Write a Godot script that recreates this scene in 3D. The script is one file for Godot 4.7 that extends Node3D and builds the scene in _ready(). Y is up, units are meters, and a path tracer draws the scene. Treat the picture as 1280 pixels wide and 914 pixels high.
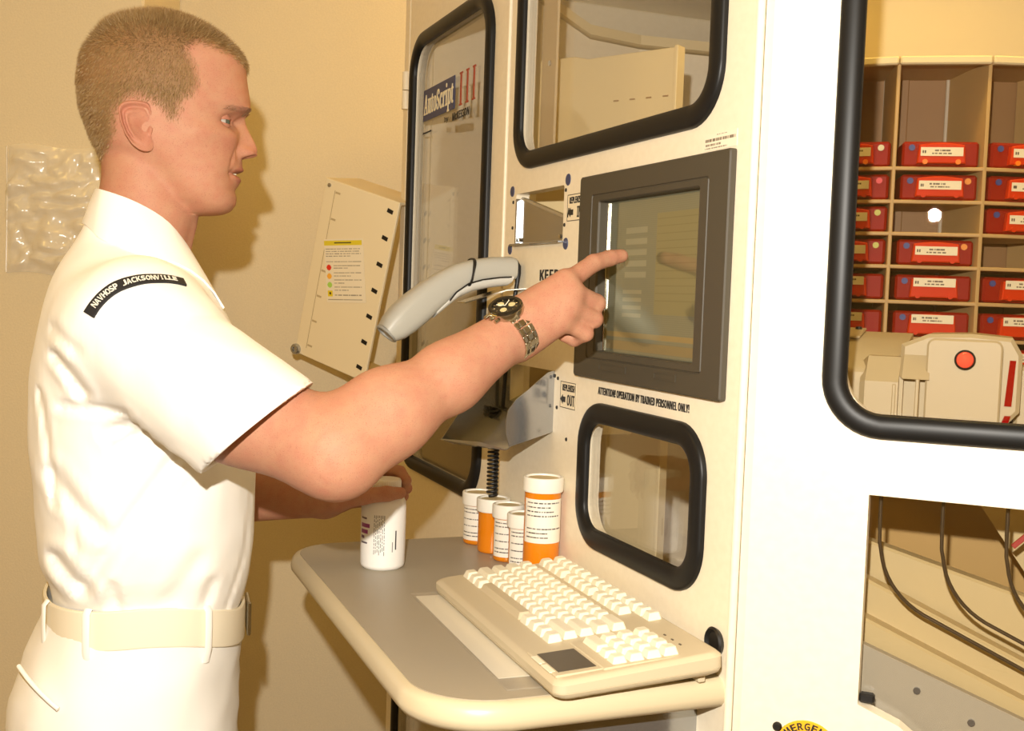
extends Node3D
# A sailor in whites pointing at the touch screen of a pharmacy dispensing machine.
# Units are metres. XA and XB are the frames of the two machine faces: x to the right along the face, y up from the floor, z out of the face.

const P0 := Vector3(0.221, 0.0, -1.069)          # foot of the vertical edge where the two faces meet
var XA := Transform3D(Basis(Vector3(0.371368, 0, 0.928486), Vector3.UP, Vector3(-0.928486, 0, 0.371368)), P0)
var XB := Transform3D(Basis(Vector3(0.919135, 0, 0.393942), Vector3.UP, Vector3(-0.393942, 0, 0.919135)), P0)
var XM := Transform3D(Basis(Vector3(0.957822, 0, -0.287361), Vector3.UP, Vector3(0.287361, 0, 0.957822)), Vector3(-0.4312, 0.0, -1.3545))
var rng := RandomNumberGenerator.new()
var names := {}
var mats := {}

class MB:
	var v := PackedVector3Array()
	var c := PackedColorArray()
	var w := PackedVector2Array()
	var ix := PackedInt32Array()
	var t := Transform3D()
	var col := Color(1, 1, 1)
	var uv := Vector2.ZERO
	func p(a: Vector3) -> int:
		v.append(t * a)
		c.append(col)
		w.append(uv)
		return v.size() - 1
	func tri(a: int, b: int, d: int) -> void:
		ix.append(a)
		ix.append(b)
		ix.append(d)
	func quad(a: int, b: int, d: int, e: int) -> void:
		tri(a, b, d)
		tri(a, d, e)
	# faces are wound counter-clockwise seen from outside; crease in degrees (180 = all smooth)
	func done(crease := 40.0) -> ArrayMesh:
		var nf := ix.size() / 3
		var fn := PackedVector3Array()
		fn.resize(nf)
		for f in nf:
			fn[f] = (v[ix[f * 3 + 1]] - v[ix[f * 3]]).cross(v[ix[f * 3 + 2]] - v[ix[f * 3]])
		var ov: PackedVector3Array
		var on := PackedVector3Array()
		var oc: PackedColorArray
		var ow: PackedVector2Array
		var oi := PackedInt32Array()
		oi.resize(nf * 3)
		if crease >= 179.0:
			on.resize(v.size())
			for f in nf:
				for k in 3:
					on[ix[f * 3 + k]] += fn[f]
				oi[f * 3] = ix[f * 3]
				oi[f * 3 + 1] = ix[f * 3 + 2]
				oi[f * 3 + 2] = ix[f * 3 + 1]
			for i in on.size():
				on[i] = on[i].normalized()
			ov = v
			oc = c
			ow = w
		else:
			var lim := cos(deg_to_rad(crease))
			var at := []
			at.resize(v.size())
			for f in nf:
				for k in 3:
					var i := ix[f * 3 + k]
					if at[i] == null:
						at[i] = PackedInt32Array()
					at[i].append(f)
			ov = PackedVector3Array()
			oc = PackedColorArray()
			ow = PackedVector2Array()
			for f in nf:
				var n0 := fn[f].normalized()
				for k in [0, 2, 1]:
					var i: int = ix[f * 3 + k]
					var s := Vector3.ZERO
					for g in at[i]:
						if fn[g].normalized().dot(n0) > lim:
							s += fn[g]
					oi[ov.size()] = ov.size()
					ov.append(v[i])
					on.append(s.normalized() if s.length_squared() > 0.0 else n0)
					oc.append(c[i])
					ow.append(w[i])
		var a := []
		a.resize(Mesh.ARRAY_MAX)
		a[Mesh.ARRAY_VERTEX] = ov
		a[Mesh.ARRAY_NORMAL] = on
		a[Mesh.ARRAY_COLOR] = oc
		a[Mesh.ARRAY_TEX_UV] = ow
		a[Mesh.ARRAY_INDEX] = oi
		var m := ArrayMesh.new()
		m.add_surface_from_arrays(Mesh.PRIMITIVE_TRIANGLES, a)
		return m
	# chamfered box, centre and full size
	func box(ctr: Vector3, s: Vector3, r := 0.002) -> MB:
		r = minf(r, minf(s.x, minf(s.y, s.z)) * 0.45)
		var h := s * 0.5
		var id := {}
		for sx in [-1, 1]:
			for sy in [-1, 1]:
				for sz in [-1, 1]:
					var q := Vector3(sx * h.x, sy * h.y, sz * h.z)
					id[[sx, sy, sz, 0]] = p(ctr + q - Vector3(0, sy * r, sz * r))
					id[[sx, sy, sz, 1]] = p(ctr + q - Vector3(sx * r, 0, sz * r))
					id[[sx, sy, sz, 2]] = p(ctr + q - Vector3(sx * r, sy * r, 0))
		for a in 3:
			var b := (a + 1) % 3
			var d := (a + 2) % 3
			for s1 in [-1, 1]:
				var f := []
				for q in [[-1, -1], [1, -1], [1, 1], [-1, 1]]:
					var k := [0, 0, 0, a]
					k[a] = s1
					k[b] = q[0]
					k[d] = q[1]
					f.append(id[k])
				if s1 > 0: quad(f[0], f[1], f[2], f[3])
				else: quad(f[3], f[2], f[1], f[0])
				for s2 in [-1, 1]:      # the edge between faces a (s1) and b (s2), along d
					var k0 := [0, 0, 0, a]
					k0[a] = s1
					k0[b] = s2
					k0[d] = -1
					var k1 := k0.duplicate()
					k1[d] = 1
					var k2 := k1.duplicate()
					k2[3] = b
					var k3 := k0.duplicate()
					k3[3] = b
					if s1 * s2 > 0: quad(id[k0], id[k3], id[k2], id[k1])
					else: quad(id[k0], id[k1], id[k2], id[k3])
		for sx in [-1, 1]:
			for sy in [-1, 1]:
				for sz in [-1, 1]:
					if sx * sy * sz > 0: tri(id[[sx, sy, sz, 0]], id[[sx, sy, sz, 1]], id[[sx, sy, sz, 2]])
					else: tri(id[[sx, sy, sz, 0]], id[[sx, sy, sz, 2]], id[[sx, sy, sz, 1]])
		return self
	# profile of (radius, height) from the bottom up
	func lathe(prof: Array, seg := 32, ctr := Vector3.ZERO, uvs := false) -> MB:
		var rows := []
		for i in prof.size():
			var row := []
			for k in seg + 1:
				var a := TAU * k / seg
				if uvs: uv = Vector2(float(k) / seg, 1.0 - float(i) / maxi(1, prof.size() - 1))
				row.append(p(ctr + Vector3(cos(a) * prof[i].x, prof[i].y, -sin(a) * prof[i].x)) if k < seg or uvs else row[0])
			rows.append(row)
		for i in prof.size() - 1:
			for k in seg:
				if prof[i].x > 0.0: tri(rows[i][k], rows[i][k + 1], rows[i + 1][k + 1])
				if prof[i + 1].x > 0.0: tri(rows[i][k], rows[i + 1][k + 1], rows[i + 1][k])
		return self
	# tube along a path; radii one number or one per point; flat squashes the section along its second axis
	func tube(path: Array, rad: Variant, seg := 8, flat := 1.0, closed := false, up := Vector3.UP) -> MB:
		var n := path.size()
		var rows := []
		for i in n:
			var a: Vector3 = path[(i - 1 + n) % n] if closed else path[maxi(i - 1, 0)]
			var b: Vector3 = path[(i + 1) % n] if closed else path[mini(i + 1, n - 1)]
			var d := (b - a).normalized()
			var e := d.cross(up)
			if e.length() < 0.05: e = d.cross(Vector3.RIGHT)
			e = e.normalized()
			var g := e.cross(d).normalized()
			var r: float = rad[i] if rad is Array else rad
			var row := []
			for k in seg:
				var q := TAU * k / seg
				row.append(p(path[i] + (e * cos(q) + g * sin(q) * flat) * r))
			rows.append(row)
		for i in (n if closed else n - 1):
			for k in seg:
				var j := (i + 1) % n
				quad(rows[i][k], rows[j][k], rows[j][(k + 1) % seg], rows[i][(k + 1) % seg])
		if not closed:
			var c0 := p(path[0])
			var c1 := p(path[n - 1])
			for k in seg:
				tri(c0, rows[0][k], rows[0][(k + 1) % seg])
				tri(c1, rows[n - 1][(k + 1) % seg], rows[n - 1][k])
		return self
	# polygon in xy drawn out from z0 to z1, edges at z1 chamfered by r
	func prism(poly: PackedVector2Array, z0: float, z1: float, r := 0.0) -> MB:
		if Geometry2D.is_polygon_clockwise(poly):
			poly = poly.duplicate()
			poly.reverse()
		var n := poly.size()
		var tr := Geometry2D.triangulate_polygon(poly)
		if tr.size() > 2:
			var q0 := poly[tr[1]] - poly[tr[0]]
			if q0.cross(poly[tr[2]] - poly[tr[0]]) < 0.0: tr.reverse()
		var inner := poly
		if r > 0.0:
			inner = PackedVector2Array()
			for i in n:
				var e0 := (poly[i] - poly[(i - 1 + n) % n]).normalized()
				var e1 := (poly[(i + 1) % n] - poly[i]).normalized()
				var m := Vector2(-e0.y - e1.y, e0.x + e1.x).normalized()
				inner.append(poly[i] + m * r / maxf(0.5, m.dot(Vector2(-e0.y, e0.x))))
		var rows := [[], [], []]
		for i in n:
			rows[0].append(p(Vector3(poly[i].x, poly[i].y, z0)))
			rows[1].append(p(Vector3(poly[i].x, poly[i].y, z1 - r)))
			rows[2].append(p(Vector3(inner[i].x, inner[i].y, z1)))
		for i in n:
			var j := (i + 1) % n
			quad(rows[0][i], rows[0][j], rows[1][j], rows[1][i])
			if r > 0.0: quad(rows[1][i], rows[1][j], rows[2][j], rows[2][i])
		if r <= 0.0: rows[2] = rows[1]
		for i in range(0, tr.size(), 3):
			tri(rows[2][tr[i]], rows[2][tr[i + 1]], rows[2][tr[i + 2]])
			tri(rows[0][tr[i]], rows[0][tr[i + 2]], rows[0][tr[i + 1]])
		return self
	# rings of equal count joined one to the next
	func skin(rings: Array, wrap := true, close_first := false, close_last := false) -> MB:
		var rows := []
		for r in rings:
			var row := []
			for q in r: row.append(p(q))
			rows.append(row)
		for i in rows.size() - 1:
			var m: int = rows[i].size()
			for k in (m if wrap else m - 1):
				quad(rows[i][k], rows[i][(k + 1) % m], rows[i + 1][(k + 1) % m], rows[i + 1][k])
		for e in [[close_first, 0], [close_last, rows.size() - 1]]:
			if e[0]:
				var s := Vector3.ZERO
				var row: Array = rows[e[1]]
				for q in rings[e[1]]: s += q
				var m := p(s / row.size())
				for k in row.size():
					if e[1] == 0: tri(m, row[(k + 1) % row.size()], row[k])
					else: tri(m, row[k], row[(k + 1) % row.size()])
		return self

func mat(col: Color, rough := 0.6, metal := 0.0, more := {}) -> StandardMaterial3D:
	var m := StandardMaterial3D.new()
	m.albedo_color = col
	m.roughness = rough
	m.metallic = metal
	for k in more: m.set(k, more[k])
	return m

func c8(r: int, g: int, b: int) -> Color:
	return Color(r / 255.0, g / 255.0, b / 255.0)

func part(parent: Node, nm: String, mesh: Mesh, m: Material, xf := Transform3D(), label := "") -> MeshInstance3D:
	var o := MeshInstance3D.new()
	o.name = nm
	o.mesh = mesh
	o.material_override = m
	o.transform = xf
	if label: o.set_meta("label", label)
	parent.add_child(o, true)
	return o

func numbered(nm: String) -> String:
	names[nm] = names.get(nm, -1) + 1
	return nm if names[nm] == 0 else "%s_%03d" % [nm, names[nm]]

func tag(o: Node3D, label: String, category: String, group := "") -> Node3D:
	o.set_meta("label", label)
	o.set_meta("category", category)
	if group: o.set_meta("group", group)
	return o

func thing(nm: String, label: String, category: String, xf := Transform3D(), group := "") -> Node3D:
	var o := Node3D.new()
	o.name = numbered(nm)
	o.transform = xf
	add_child(o)
	return tag(o, label, category, group)

func structure(nm: String, mesh: Mesh, m: Material, xf := Transform3D(), label := "") -> MeshInstance3D:
	var o := part(self, nm, mesh, m, xf, label)
	o.set_meta("kind", "structure")
	return o

func rrect(x0: float, y0: float, x1: float, y1: float, r: float, seg := 6) -> PackedVector2Array:
	var o := PackedVector2Array()
	for q in [[x1 - r, y1 - r, 0.0], [x0 + r, y1 - r, 0.25], [x0 + r, y0 + r, 0.5], [x1 - r, y0 + r, 0.75]]:
		for k in seg + 1:
			var a: float = TAU * (q[2] + 0.25 * k / seg)
			o.append(Vector2(q[0] + r * cos(a), q[1] + r * sin(a)))
	return o

func box_mesh(s: Vector3, r := 0.002, at := Vector3.ZERO) -> ArrayMesh:
	return MB.new().box(at, s, r).done()

func at(x: float, y: float, z: float) -> Transform3D:
	return Transform3D(Basis(), Vector3(x, y, z))

# a rubber gasket round a window: half-round bead on a rounded rectangle (outer edge given)
func gasket_mesh(x0: float, y0: float, x1: float, y1: float, r: float, w: float, h: float) -> ArrayMesh:
	var rings := []
	for k in 13:
		var a := PI * k / 12.0
		var d := w * 0.5 - w * 0.5 * cos(a)
		var ring := []
		for q in rrect(x0 + d, y0 + d, x1 - d, y1 - d, maxf(r - d, 0.006), 10):
			ring.append(Vector3(q.x, q.y, h * pow(sin(a), 0.6)))
		rings.append(ring)
	return MB.new().skin(rings).done(180.0)

# a sheet-metal panel from z = -thick to 0 with holes cut through it
func panel(parent: Node, nm: String, x0: float, y0: float, x1: float, y1: float, thick: float, holes: Array, m: Material, xf: Transform3D) -> CSGBox3D:
	var b := CSGBox3D.new()
	b.name = nm
	b.size = Vector3(x1 - x0, y1 - y0, thick)
	b.material = m
	b.transform = xf * at((x0 + x1) * 0.5, (y0 + y1) * 0.5, -thick * 0.5)
	parent.add_child(b, true)
	for h in holes:
		var k := CSGPolygon3D.new()
		k.name = "hole"
		k.polygon = h
		k.depth = thick + 0.2
		k.operation = CSGShape3D.OPERATION_SUBTRACTION
		k.position = Vector3(-(x0 + x1) * 0.5, -(y0 + y1) * 0.5, 0.1 + thick * 0.5)
		k.material = m
		b.add_child(k, true)
	return b

# raised lettering, centred on xf, squeezed to the given width and cap height
func letters(parent: Node, nm: String, txt: String, wd: float, ht: float, m: Material, xf: Transform3D, face := "Droid Sans", bold := 700, italic := false) -> MeshInstance3D:
	var f := SystemFont.new()
	f.font_names = PackedStringArray([face])
	f.font_weight = bold
	f.font_italic = italic
	var tm := TextMesh.new()
	tm.font = f
	tm.text = txt
	tm.font_size = 48
	tm.pixel_size = 0.01
	tm.depth = 0.02
	tm.curve_step = 1.0
	var bb := tm.get_aabb()
	var s := Vector3(wd / maxf(bb.size.x, 0.001), ht / maxf(bb.size.y, 0.001), 0.03)
	return part(parent, nm, tm, m, xf * Transform3D(Basis.from_scale(s), -(bb.position + bb.size * 0.5) * s))

# a sheet of small unreadable print: rows of dashes on a paper colour
func print_image(w: int, h: int, paper: Color, ink: Color, rows: Array) -> Image:
	var im := Image.create(w, h, false, Image.FORMAT_RGB8)
	im.fill(paper)
	for r in rows:      # [x0, y, x1, height, mean dash]
		var x: int = r[0]
		while x < r[2]:
			var n := mini(rng.randi_range(maxi(1, r[4] / 2), r[4] * 2), r[2] - x)
			im.fill_rect(Rect2i(x, r[1], n, r[3]), ink.lerp(paper, rng.randf() * 0.35))
			x += n + rng.randi_range(1, 3)
	return im

func tex_mat(im: Image, rough := 0.6, more := {}) -> StandardMaterial3D:
	var m := mat(Color(1, 1, 1), rough, 0.0, more)
	m.albedo_texture = ImageTexture.create_from_image(im)
	m.texture_repeat = false
	return m

# flat rectangle with its own texture, a hair thick
func sheet_mesh(w: float, h: float) -> ArrayMesh:
	var b := MB.new()
	var id := []
	for q in [[-1, -1], [1, -1], [1, 1], [-1, 1]]:
		b.uv = Vector2(q[0] * 0.5 + 0.5, 0.5 - q[1] * 0.5)
		id.append(b.p(Vector3(q[0] * w * 0.5, q[1] * h * 0.5, 0.0004)))
	b.quad(id[0], id[1], id[2], id[3])
	b.uv = Vector2(0.02, 0.02)
	var lo := []
	for q in [[-1, -1], [1, -1], [1, 1], [-1, 1]]: lo.append(b.p(Vector3(q[0] * w * 0.5, q[1] * h * 0.5, -0.0002)))
	for k in 4: b.quad(lo[k], lo[(k + 1) % 4], id[(k + 1) % 4], id[k])
	return b.done(20.0)

func noise_tex(freq: float, seed_: int, ramp: Array, size := 256, normal := false, bump := 4.0, oct := 4) -> NoiseTexture2D:
	var n := FastNoiseLite.new()
	n.seed = seed_
	n.frequency = freq
	n.fractal_octaves = oct
	var t := NoiseTexture2D.new()
	t.noise = n
	t.width = size
	t.height = size
	t.seamless = true
	t.as_normal_map = normal
	t.bump_strength = bump
	if ramp:
		var g := Gradient.new()
		g.offsets = PackedFloat32Array([0.0, 1.0])
		g.colors = PackedColorArray(ramp)
		t.color_ramp = g
	return t

func _ready() -> void:
	rng.seed = 7
	# ---- camera
	var cam := Camera3D.new()
	cam.name = "camera"
	cam.fov = rad_to_deg(2.0 * atan(457.0 / 1400.0))
	cam.near = 0.02
	cam.far = 60.0
	var fw := Vector3(0, sin(deg_to_rad(-3.5)), -cos(deg_to_rad(-3.5)))
	var up0 := Vector3.RIGHT.cross(fw)
	var rt := Vector3.RIGHT * cos(0.035) + up0 * sin(0.035)
	cam.transform = Transform3D(Basis(rt, rt.cross(fw), -fw), Vector3(0, 1.5, 0))
	add_child(cam)
	cam.current = true
	# ---- environment
	var env := Environment.new()
	env.background_mode = Environment.BG_COLOR
	env.background_color = Color(0, 0, 0)
	env.tonemap_mode = Environment.TONE_MAPPER_LINEAR
	env.tonemap_exposure = 1.0
	env.sdfgi_enabled = true
	env.ssao_enabled = true
	env.ssil_enabled = true
	var we := WorldEnvironment.new()
	we.name = "world_environment"
	we.environment = env
	add_child(we)
	# ---- the photographer's flash, a hand's breadth above the lens
	var fl := SpotLight3D.new()
	fl.name = "camera_flash"
	fl.light_color = Color(1.0, 0.975, 0.93)
	fl.light_energy = 2.6
	fl.light_size = 0.007
	fl.spot_angle = 62.0
	fl.spot_angle_attenuation = 0.6
	fl.spot_range = 14.0
	fl.spot_attenuation = 2.0
	fl.shadow_enabled = true
	fl.position = Vector3(-0.045, 1.65, 0.02)
	fl.rotation_degrees = Vector3(-6, 0, 0)
	add_child(fl)
	build_materials()
	build_room()
	build_machine()
	build_interior()
	build_desk()
	build_scanner()
	build_wall_things()
	build_person()

func build_materials() -> void:
	var speck := noise_tex(0.25, 3, [Color(0.96, 0.96, 0.96), Color(1, 1, 1)])
	mats.wall = mat(c8(226, 211, 178), 0.85, 0.0, {"uv1_triplanar": true, "uv1_world_triplanar": true, "uv1_scale": Vector3(3, 3, 3), "albedo_texture": speck, "normal_enabled": true, "normal_texture": noise_tex(0.3, 5, [], 256, true, 3.0), "normal_scale": 0.08})
	mats.ceiling = mat(c8(232, 222, 200), 0.9)
	mats.floor = mat(c8(150, 135, 115), 0.5)
	mats.enamel = mat(c8(243, 232, 208), 0.38, 0.0, {"uv1_triplanar": true, "uv1_world_triplanar": true, "uv1_scale": Vector3(5, 5, 5), "albedo_texture": noise_tex(0.06, 9, [Color(0.965, 0.96, 0.95), Color(1, 1, 1)])})
	mats.inner = mats.enamel
	mats.rubber = mat(c8(24, 23, 22), 0.42, 0.0, {"metallic_specular": 0.35})
	mats.glass = mat(Color(0.1, 0.09, 0.07, 0.05), 0.0, 0.0, {"transparency": BaseMaterial3D.TRANSPARENCY_ALPHA, "metallic_specular": 0.65})
	mats.steel = mat(c8(178, 180, 182), 0.32, 0.85, {"uv1_triplanar": true, "uv1_scale": Vector3(20, 20, 20), "roughness_texture": noise_tex(0.08, 12, [Color(0.3, 0.3, 0.3), Color(0.75, 0.75, 0.75)])})
	mats.chrome = mat(c8(205, 203, 196), 0.16, 1.0)
	mats.black = mat(c8(22, 21, 20), 0.45)
	mats.ink = mat(c8(38, 34, 28), 0.7)
	mats.blue = mat(c8(58, 66, 104), 0.5)
	mats.bezel = mat(c8(70, 64, 52), 0.55, 0.0, {"uv1_triplanar": true, "uv1_scale": Vector3(30, 30, 30), "normal_enabled": true, "normal_texture": noise_tex(0.5, 6, [], 256, true, 4.0), "normal_scale": 0.15})
	mats.white = mat(c8(240, 238, 230), 0.5)
	mats.paper = mat(c8(238, 234, 222), 0.7)

func build_room() -> void:
	var W := func(nm: String, a: Vector3, b: Vector3, m: Material): structure(nm, box_mesh((b - a).abs(), 0.004), m, at((a.x + b.x) / 2, (a.y + b.y) / 2, (a.z + b.z) / 2))
	W.call("floor", Vector3(-2.6, -0.1, -2.7), Vector3(3.2, 0.0, 2.8), mats.floor)
	W.call("ceiling", Vector3(-2.6, 2.75, -2.7), Vector3(3.2, 2.85, 2.8), mats.ceiling)
	W.call("wall_back", Vector3(-2.6, 0, -2.6), Vector3(3.2, 2.75, -2.5), mats.wall)
	W.call("wall_back_offset", Vector3(-2.5, 0, -2.5), Vector3(-0.755, 2.75, -2.26), mats.wall)
	W.call("wall_left", Vector3(-2.6, 0, -2.5), Vector3(-2.5, 2.75, 2.7), mats.wall)
	W.call("wall_right", Vector3(3.1, 0, -2.5), Vector3(3.2, 2.75, 2.7), mats.wall)
	W.call("wall_front", Vector3(-2.6, 0, 2.7), Vector3(3.2, 2.75, 2.8), mats.wall)
	# ceiling lamps with a warm tint (the camera is balanced for its flash)
	var glow := mat(c8(255, 226, 160), 0.6, 0.0, {"emission_enabled": true, "emission": Color(1.0, 0.80, 0.42), "emission_energy_multiplier": 1.6})
	var i := 0
	for q in [[-1.5, -0.9], [-1.5, 1.2], [0.3, 1.0], [2.0, 1.2], [0.3, -1.9]]:
		var t := thing("ceiling_lamp", ["warm square ceiling lamp over the white wall beside the sailor", "warm square ceiling lamp behind the photographer near the side wall", "warm square ceiling lamp just behind the photographer", "warm square ceiling lamp near the far side of the room", "warm square ceiling lamp above the dispensing machine"][i], "ceiling lamp", at(q[0], 2.75, q[1]), "ceiling lamps")
		i += 1
		var rings := []
		for k in [[0.31, 0.0], [0.31, -0.03], [0.29, -0.035], [0.28, -0.012]]:
			rings.append([Vector3(-k[0], k[1], k[0]), Vector3(-k[0], k[1], -k[0]), Vector3(k[0], k[1], -k[0]), Vector3(k[0], k[1], k[0])])
		part(t, "frame", MB.new().skin(rings).done(30.0), mats.white)
		part(t, "diffuser", box_mesh(Vector3(0.57, 0.008, 0.57), 0.002), glow, at(0, -0.014, 0))
		var al := AreaLight3D.new()
		al.name = "lamp_light"
		al.area_size = Vector2(0.55, 0.55)
		al.light_color = Color(1.0, 0.82, 0.42)
		al.light_energy = 0.82
		al.area_range = 12.0
		al.area_attenuation = 2.0
		al.shadow_enabled = true
		al.position = Vector3(0, -0.045, 0)
		al.rotation_degrees = Vector3(-90, 0, 0)
		t.add_child(al)

var machine: Node3D

func build_machine() -> void:
	machine = thing("dispensing_machine", "large cream enamel pharmacy dispensing machine with rubber-framed windows and a touch screen", "machine", Transform3D(Basis(), P0))
	var fa := Transform3D(XA.basis, Vector3.ZERO)      # face A, in the machine's own frame
	var fb := Transform3D(XB.basis, Vector3.ZERO)
	var en: Material = mats.enamel
	# face A: fixed panel between the corner and the door
	var h_top := rrect(-0.594, 1.694, -0.069, 2.02, 0.045, 8)
	var h_low := rrect(-0.338, 1.211, -0.069, 1.362, 0.04, 8)
	var h_in := rrect(-0.601, 1.576, -0.433, 1.648, 0.002, 1)
	var h_out := rrect(-0.598, 1.325, -0.444, 1.404, 0.002, 1)
	var h_scr := rrect(-0.35, 1.42, -0.045, 1.64, 0.004, 2)
	panel(machine, "front_panel", -0.642, 0.06, -0.004, 2.12, 0.02, [h_top, h_low, h_in, h_out, h_scr], en, fa)
	# rolled edge of the panel at the corner, and the flange that turns to face B
	part(machine, "corner_edge", MB.new().tube([Vector3(-0.004, 0.06, -0.004), Vector3(-0.004, 1.1, -0.004), Vector3(-0.004, 2.12, -0.004)], 0.0045, 10).done(60.0), en, fa)
	var fl := MB.new()
	var rings := []
	var bx: Vector3 = fa.basis.inverse() * (fb.basis.x * 0.0135)
	for y in [0.06, 2.12]:
		rings.append([Vector3(-0.004, y, -0.020), Vector3(0.001, y, -0.007), Vector3(bx.x, y, bx.z - 0.001), Vector3(bx.x, y, bx.z - 0.02)])
	part(machine, "corner_flange", fl.skin(rings, true, false, false).done(20.0), en, fa)
	# door with two windows
	var d_up := rrect(-1.128, 1.192, -0.726, 1.958, 0.06, 8)
	var d_lo := rrect(-1.128, 0.35, -0.726, 0.985, 0.06, 8)
	var door := panel(machine, "door", -1.172, 0.08, -0.645, 2.055, 0.02, [d_up, d_lo], en, fa)
	var dx := door.transform.affine_inverse() * fa
	part(door, "window_gasket", gasket_mesh(-1.145, 1.175, -0.709, 1.975, 0.075, 0.025, 0.011), mats.rubber, dx)
	part(door, "window_gasket", gasket_mesh(-1.145, 0.333, -0.709, 1.002, 0.075, 0.025, 0.011), mats.rubber, dx)
	part(door, "window_pane", box_mesh(Vector3(0.41, 0.775, 0.004), 0.0005), mats.glass, dx * at(-0.927, 1.575, -0.006))
	part(door, "window_pane", box_mesh(Vector3(0.41, 0.645, 0.004), 0.0005), mats.glass, dx * at(-0.927, 0.667, -0.006))
	for y in [1.885, 0.5]:
		part(door, "hinge", MB.new().tube([Vector3(-1.178, y - 0.035, 0.004), Vector3(-1.178, y - 0.001, 0.004)], 0.0075, 10).tube([Vector3(-1.178, y + 0.001, 0.004), Vector3(-1.178, y + 0.035, 0.004)], 0.0075, 10).done(50.0), en, dx)
	part(door, "edge_strip", MB.new().tube([Vector3(-0.648, 0.08, 0.0), Vector3(-0.648, 1.0, 0.0), Vector3(-0.648, 2.055, 0.0)], 0.0028, 8).done(60.0), en, dx)
	part(machine, "left_post", box_mesh(Vector3(0.036, 2.09, 0.05), 0.004), en, fa * at(-1.199, 1.075, -0.027))
	part(machine, "head_rail", box_mesh(Vector3(0.57, 0.06, 0.03), 0.003), en, fa * at(-0.93, 2.092, -0.017))
	# logo on the door window
	var navy := mat(c8(54, 62, 104), 0.5)
	var red := mat(c8(158, 66, 40), 0.6)
	var ivory := mat(c8(236, 226, 196), 0.5)
	var lg := fa * at(-1.013, 1.842, 0.0)
	var plate := part(door, "logo_plate", box_mesh(Vector3(0.176, 0.056, 0.0012), 0.0002), navy, door.transform.affine_inverse() * lg * at(0.018, 0, -0.0034))
	letters(plate, "logo_lettering", "AutoScript", 0.166, 0.05, ivory, at(0.0, -0.004, 0.001), "Droid Serif", 700, true)
	for k in 3:
		var x := 0.12 + k * 0.032
		part(plate, "numeral_bar", MB.new().box(Vector3(x, 0, 0), Vector3(0.0065, 0.054, 0.0012), 0.0002).box(Vector3(x, 0.026, 0), Vector3(0.014, 0.003, 0.0013), 0.0002).box(Vector3(x, -0.026, 0), Vector3(0.014, 0.003, 0.0013), 0.0002).done(), red)
	letters(plate, "maker_lettering", "by", 0.022, 0.011, mats.ink, at(0.05, -0.042, 0.001), "Droid Serif", 400)
	letters(plate, "maker_lettering", "McKESSON", 0.085, 0.013, mats.ink, at(0.125, -0.042, 0.001))
	letters(plate, "small_print", "pharmacy automation", 0.05, 0.005, mats.ink, at(-0.06, -0.05, 0.001))
	# face A windows
	part(machine, "window_gasket", gasket_mesh(-0.608, 1.680, -0.055, 2.034, 0.06, 0.025, 0.009), mats.rubber, fa)
	part(machine, "window_pane", box_mesh(Vector3(0.53, 0.34, 0.004), 0.0005), mats.glass, fa * at(-0.3315, 1.857, -0.006))
	part(machine, "window_gasket", gasket_mesh(-0.352, 1.197, -0.055, 1.376, 0.055, 0.025, 0.009), mats.rubber, fa)
	part(machine, "window_pane", box_mesh(Vector3(0.275, 0.157, 0.004), 0.0005), mats.glass, fa * at(-0.2035, 1.2865, -0.006))
	build_touch_screen(fa)
	build_chutes(fa)
	# lettering
	letters(machine, "warning_lettering", "ATTENTION! OPERATION BY TRAINED PERSONNEL ONLY!", 0.214, 0.0088, mats.ink, fa * at(-0.202, 1.3905, 0.0006))
	letters(machine, "instruction_lettering", "KEEP", 0.062, 0.015, mats.ink, fa * at(-0.472, 1.531, 0.0006))
	var cs := tex_mat(print_image(128, 40, c8(240, 228, 205), c8(120, 108, 92), [[50, 3, 90, 2, 4], [4, 12, 122, 7, 9], [6, 24, 66, 5, 6], [4, 33, 92, 3, 6]]))
	part(machine, "service_label", sheet_mesh(0.06, 0.0165), cs, fa * at(-0.0585, 1.6622, 0.0003), "small printed customer service label above the touch screen")
	# grommet behind the keyboard
	part(machine, "cable_grommet", MB.new().lathe([Vector2(0, 0.0), Vector2(0.0135, 0.0), Vector2(0.0155, 0.004), Vector2(0.0135, 0.006), Vector2(0.010, 0.003), Vector2(0, 0.003)], 24).done(40.0), mats.black, fa * Transform3D(Basis(Vector3.RIGHT, PI / 2), Vector3(-0.024, 1.166, 0)))
	# small screws
	var scr := MB.new().lathe([Vector2(0, 0), Vector2(0.0026, 0), Vector2(0.0022, 0.0012), Vector2(0, 0.0016)], 12).done(60.0)
	for q in [[-0.597, 1.372], [-0.44, 1.398], [-0.397, 1.319], [-0.60, 1.657 - 0.02], [-0.60, 1.60], [-0.427, 1.641], [-0.428, 1.596], [-0.430, 1.3955], [-0.4305, 1.357]]:
		part(machine, "screw", scr, mats.ink, fa * Transform3D(Basis(Vector3.RIGHT, PI / 2), Vector3(q[0] - (0.011 if q[0] < -0.59 else 0.0), q[1], 0)))
	# lower bracket and kick panel under the desk
	part(machine, "desk_bracket", MB.new().prism(PackedVector2Array([Vector2(0, 0), Vector2(0.22, 0), Vector2(0.22, -0.02), Vector2(0.02, -0.2), Vector2(0, -0.2)]), -0.006, 0.006, 0.001).done(), mats.steel, fa * Transform3D(Basis(Vector3(0, 0, 1), Vector3.UP, Vector3(-1, 0, 0)), Vector3(-0.06, 1.10, 0.0)))
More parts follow.
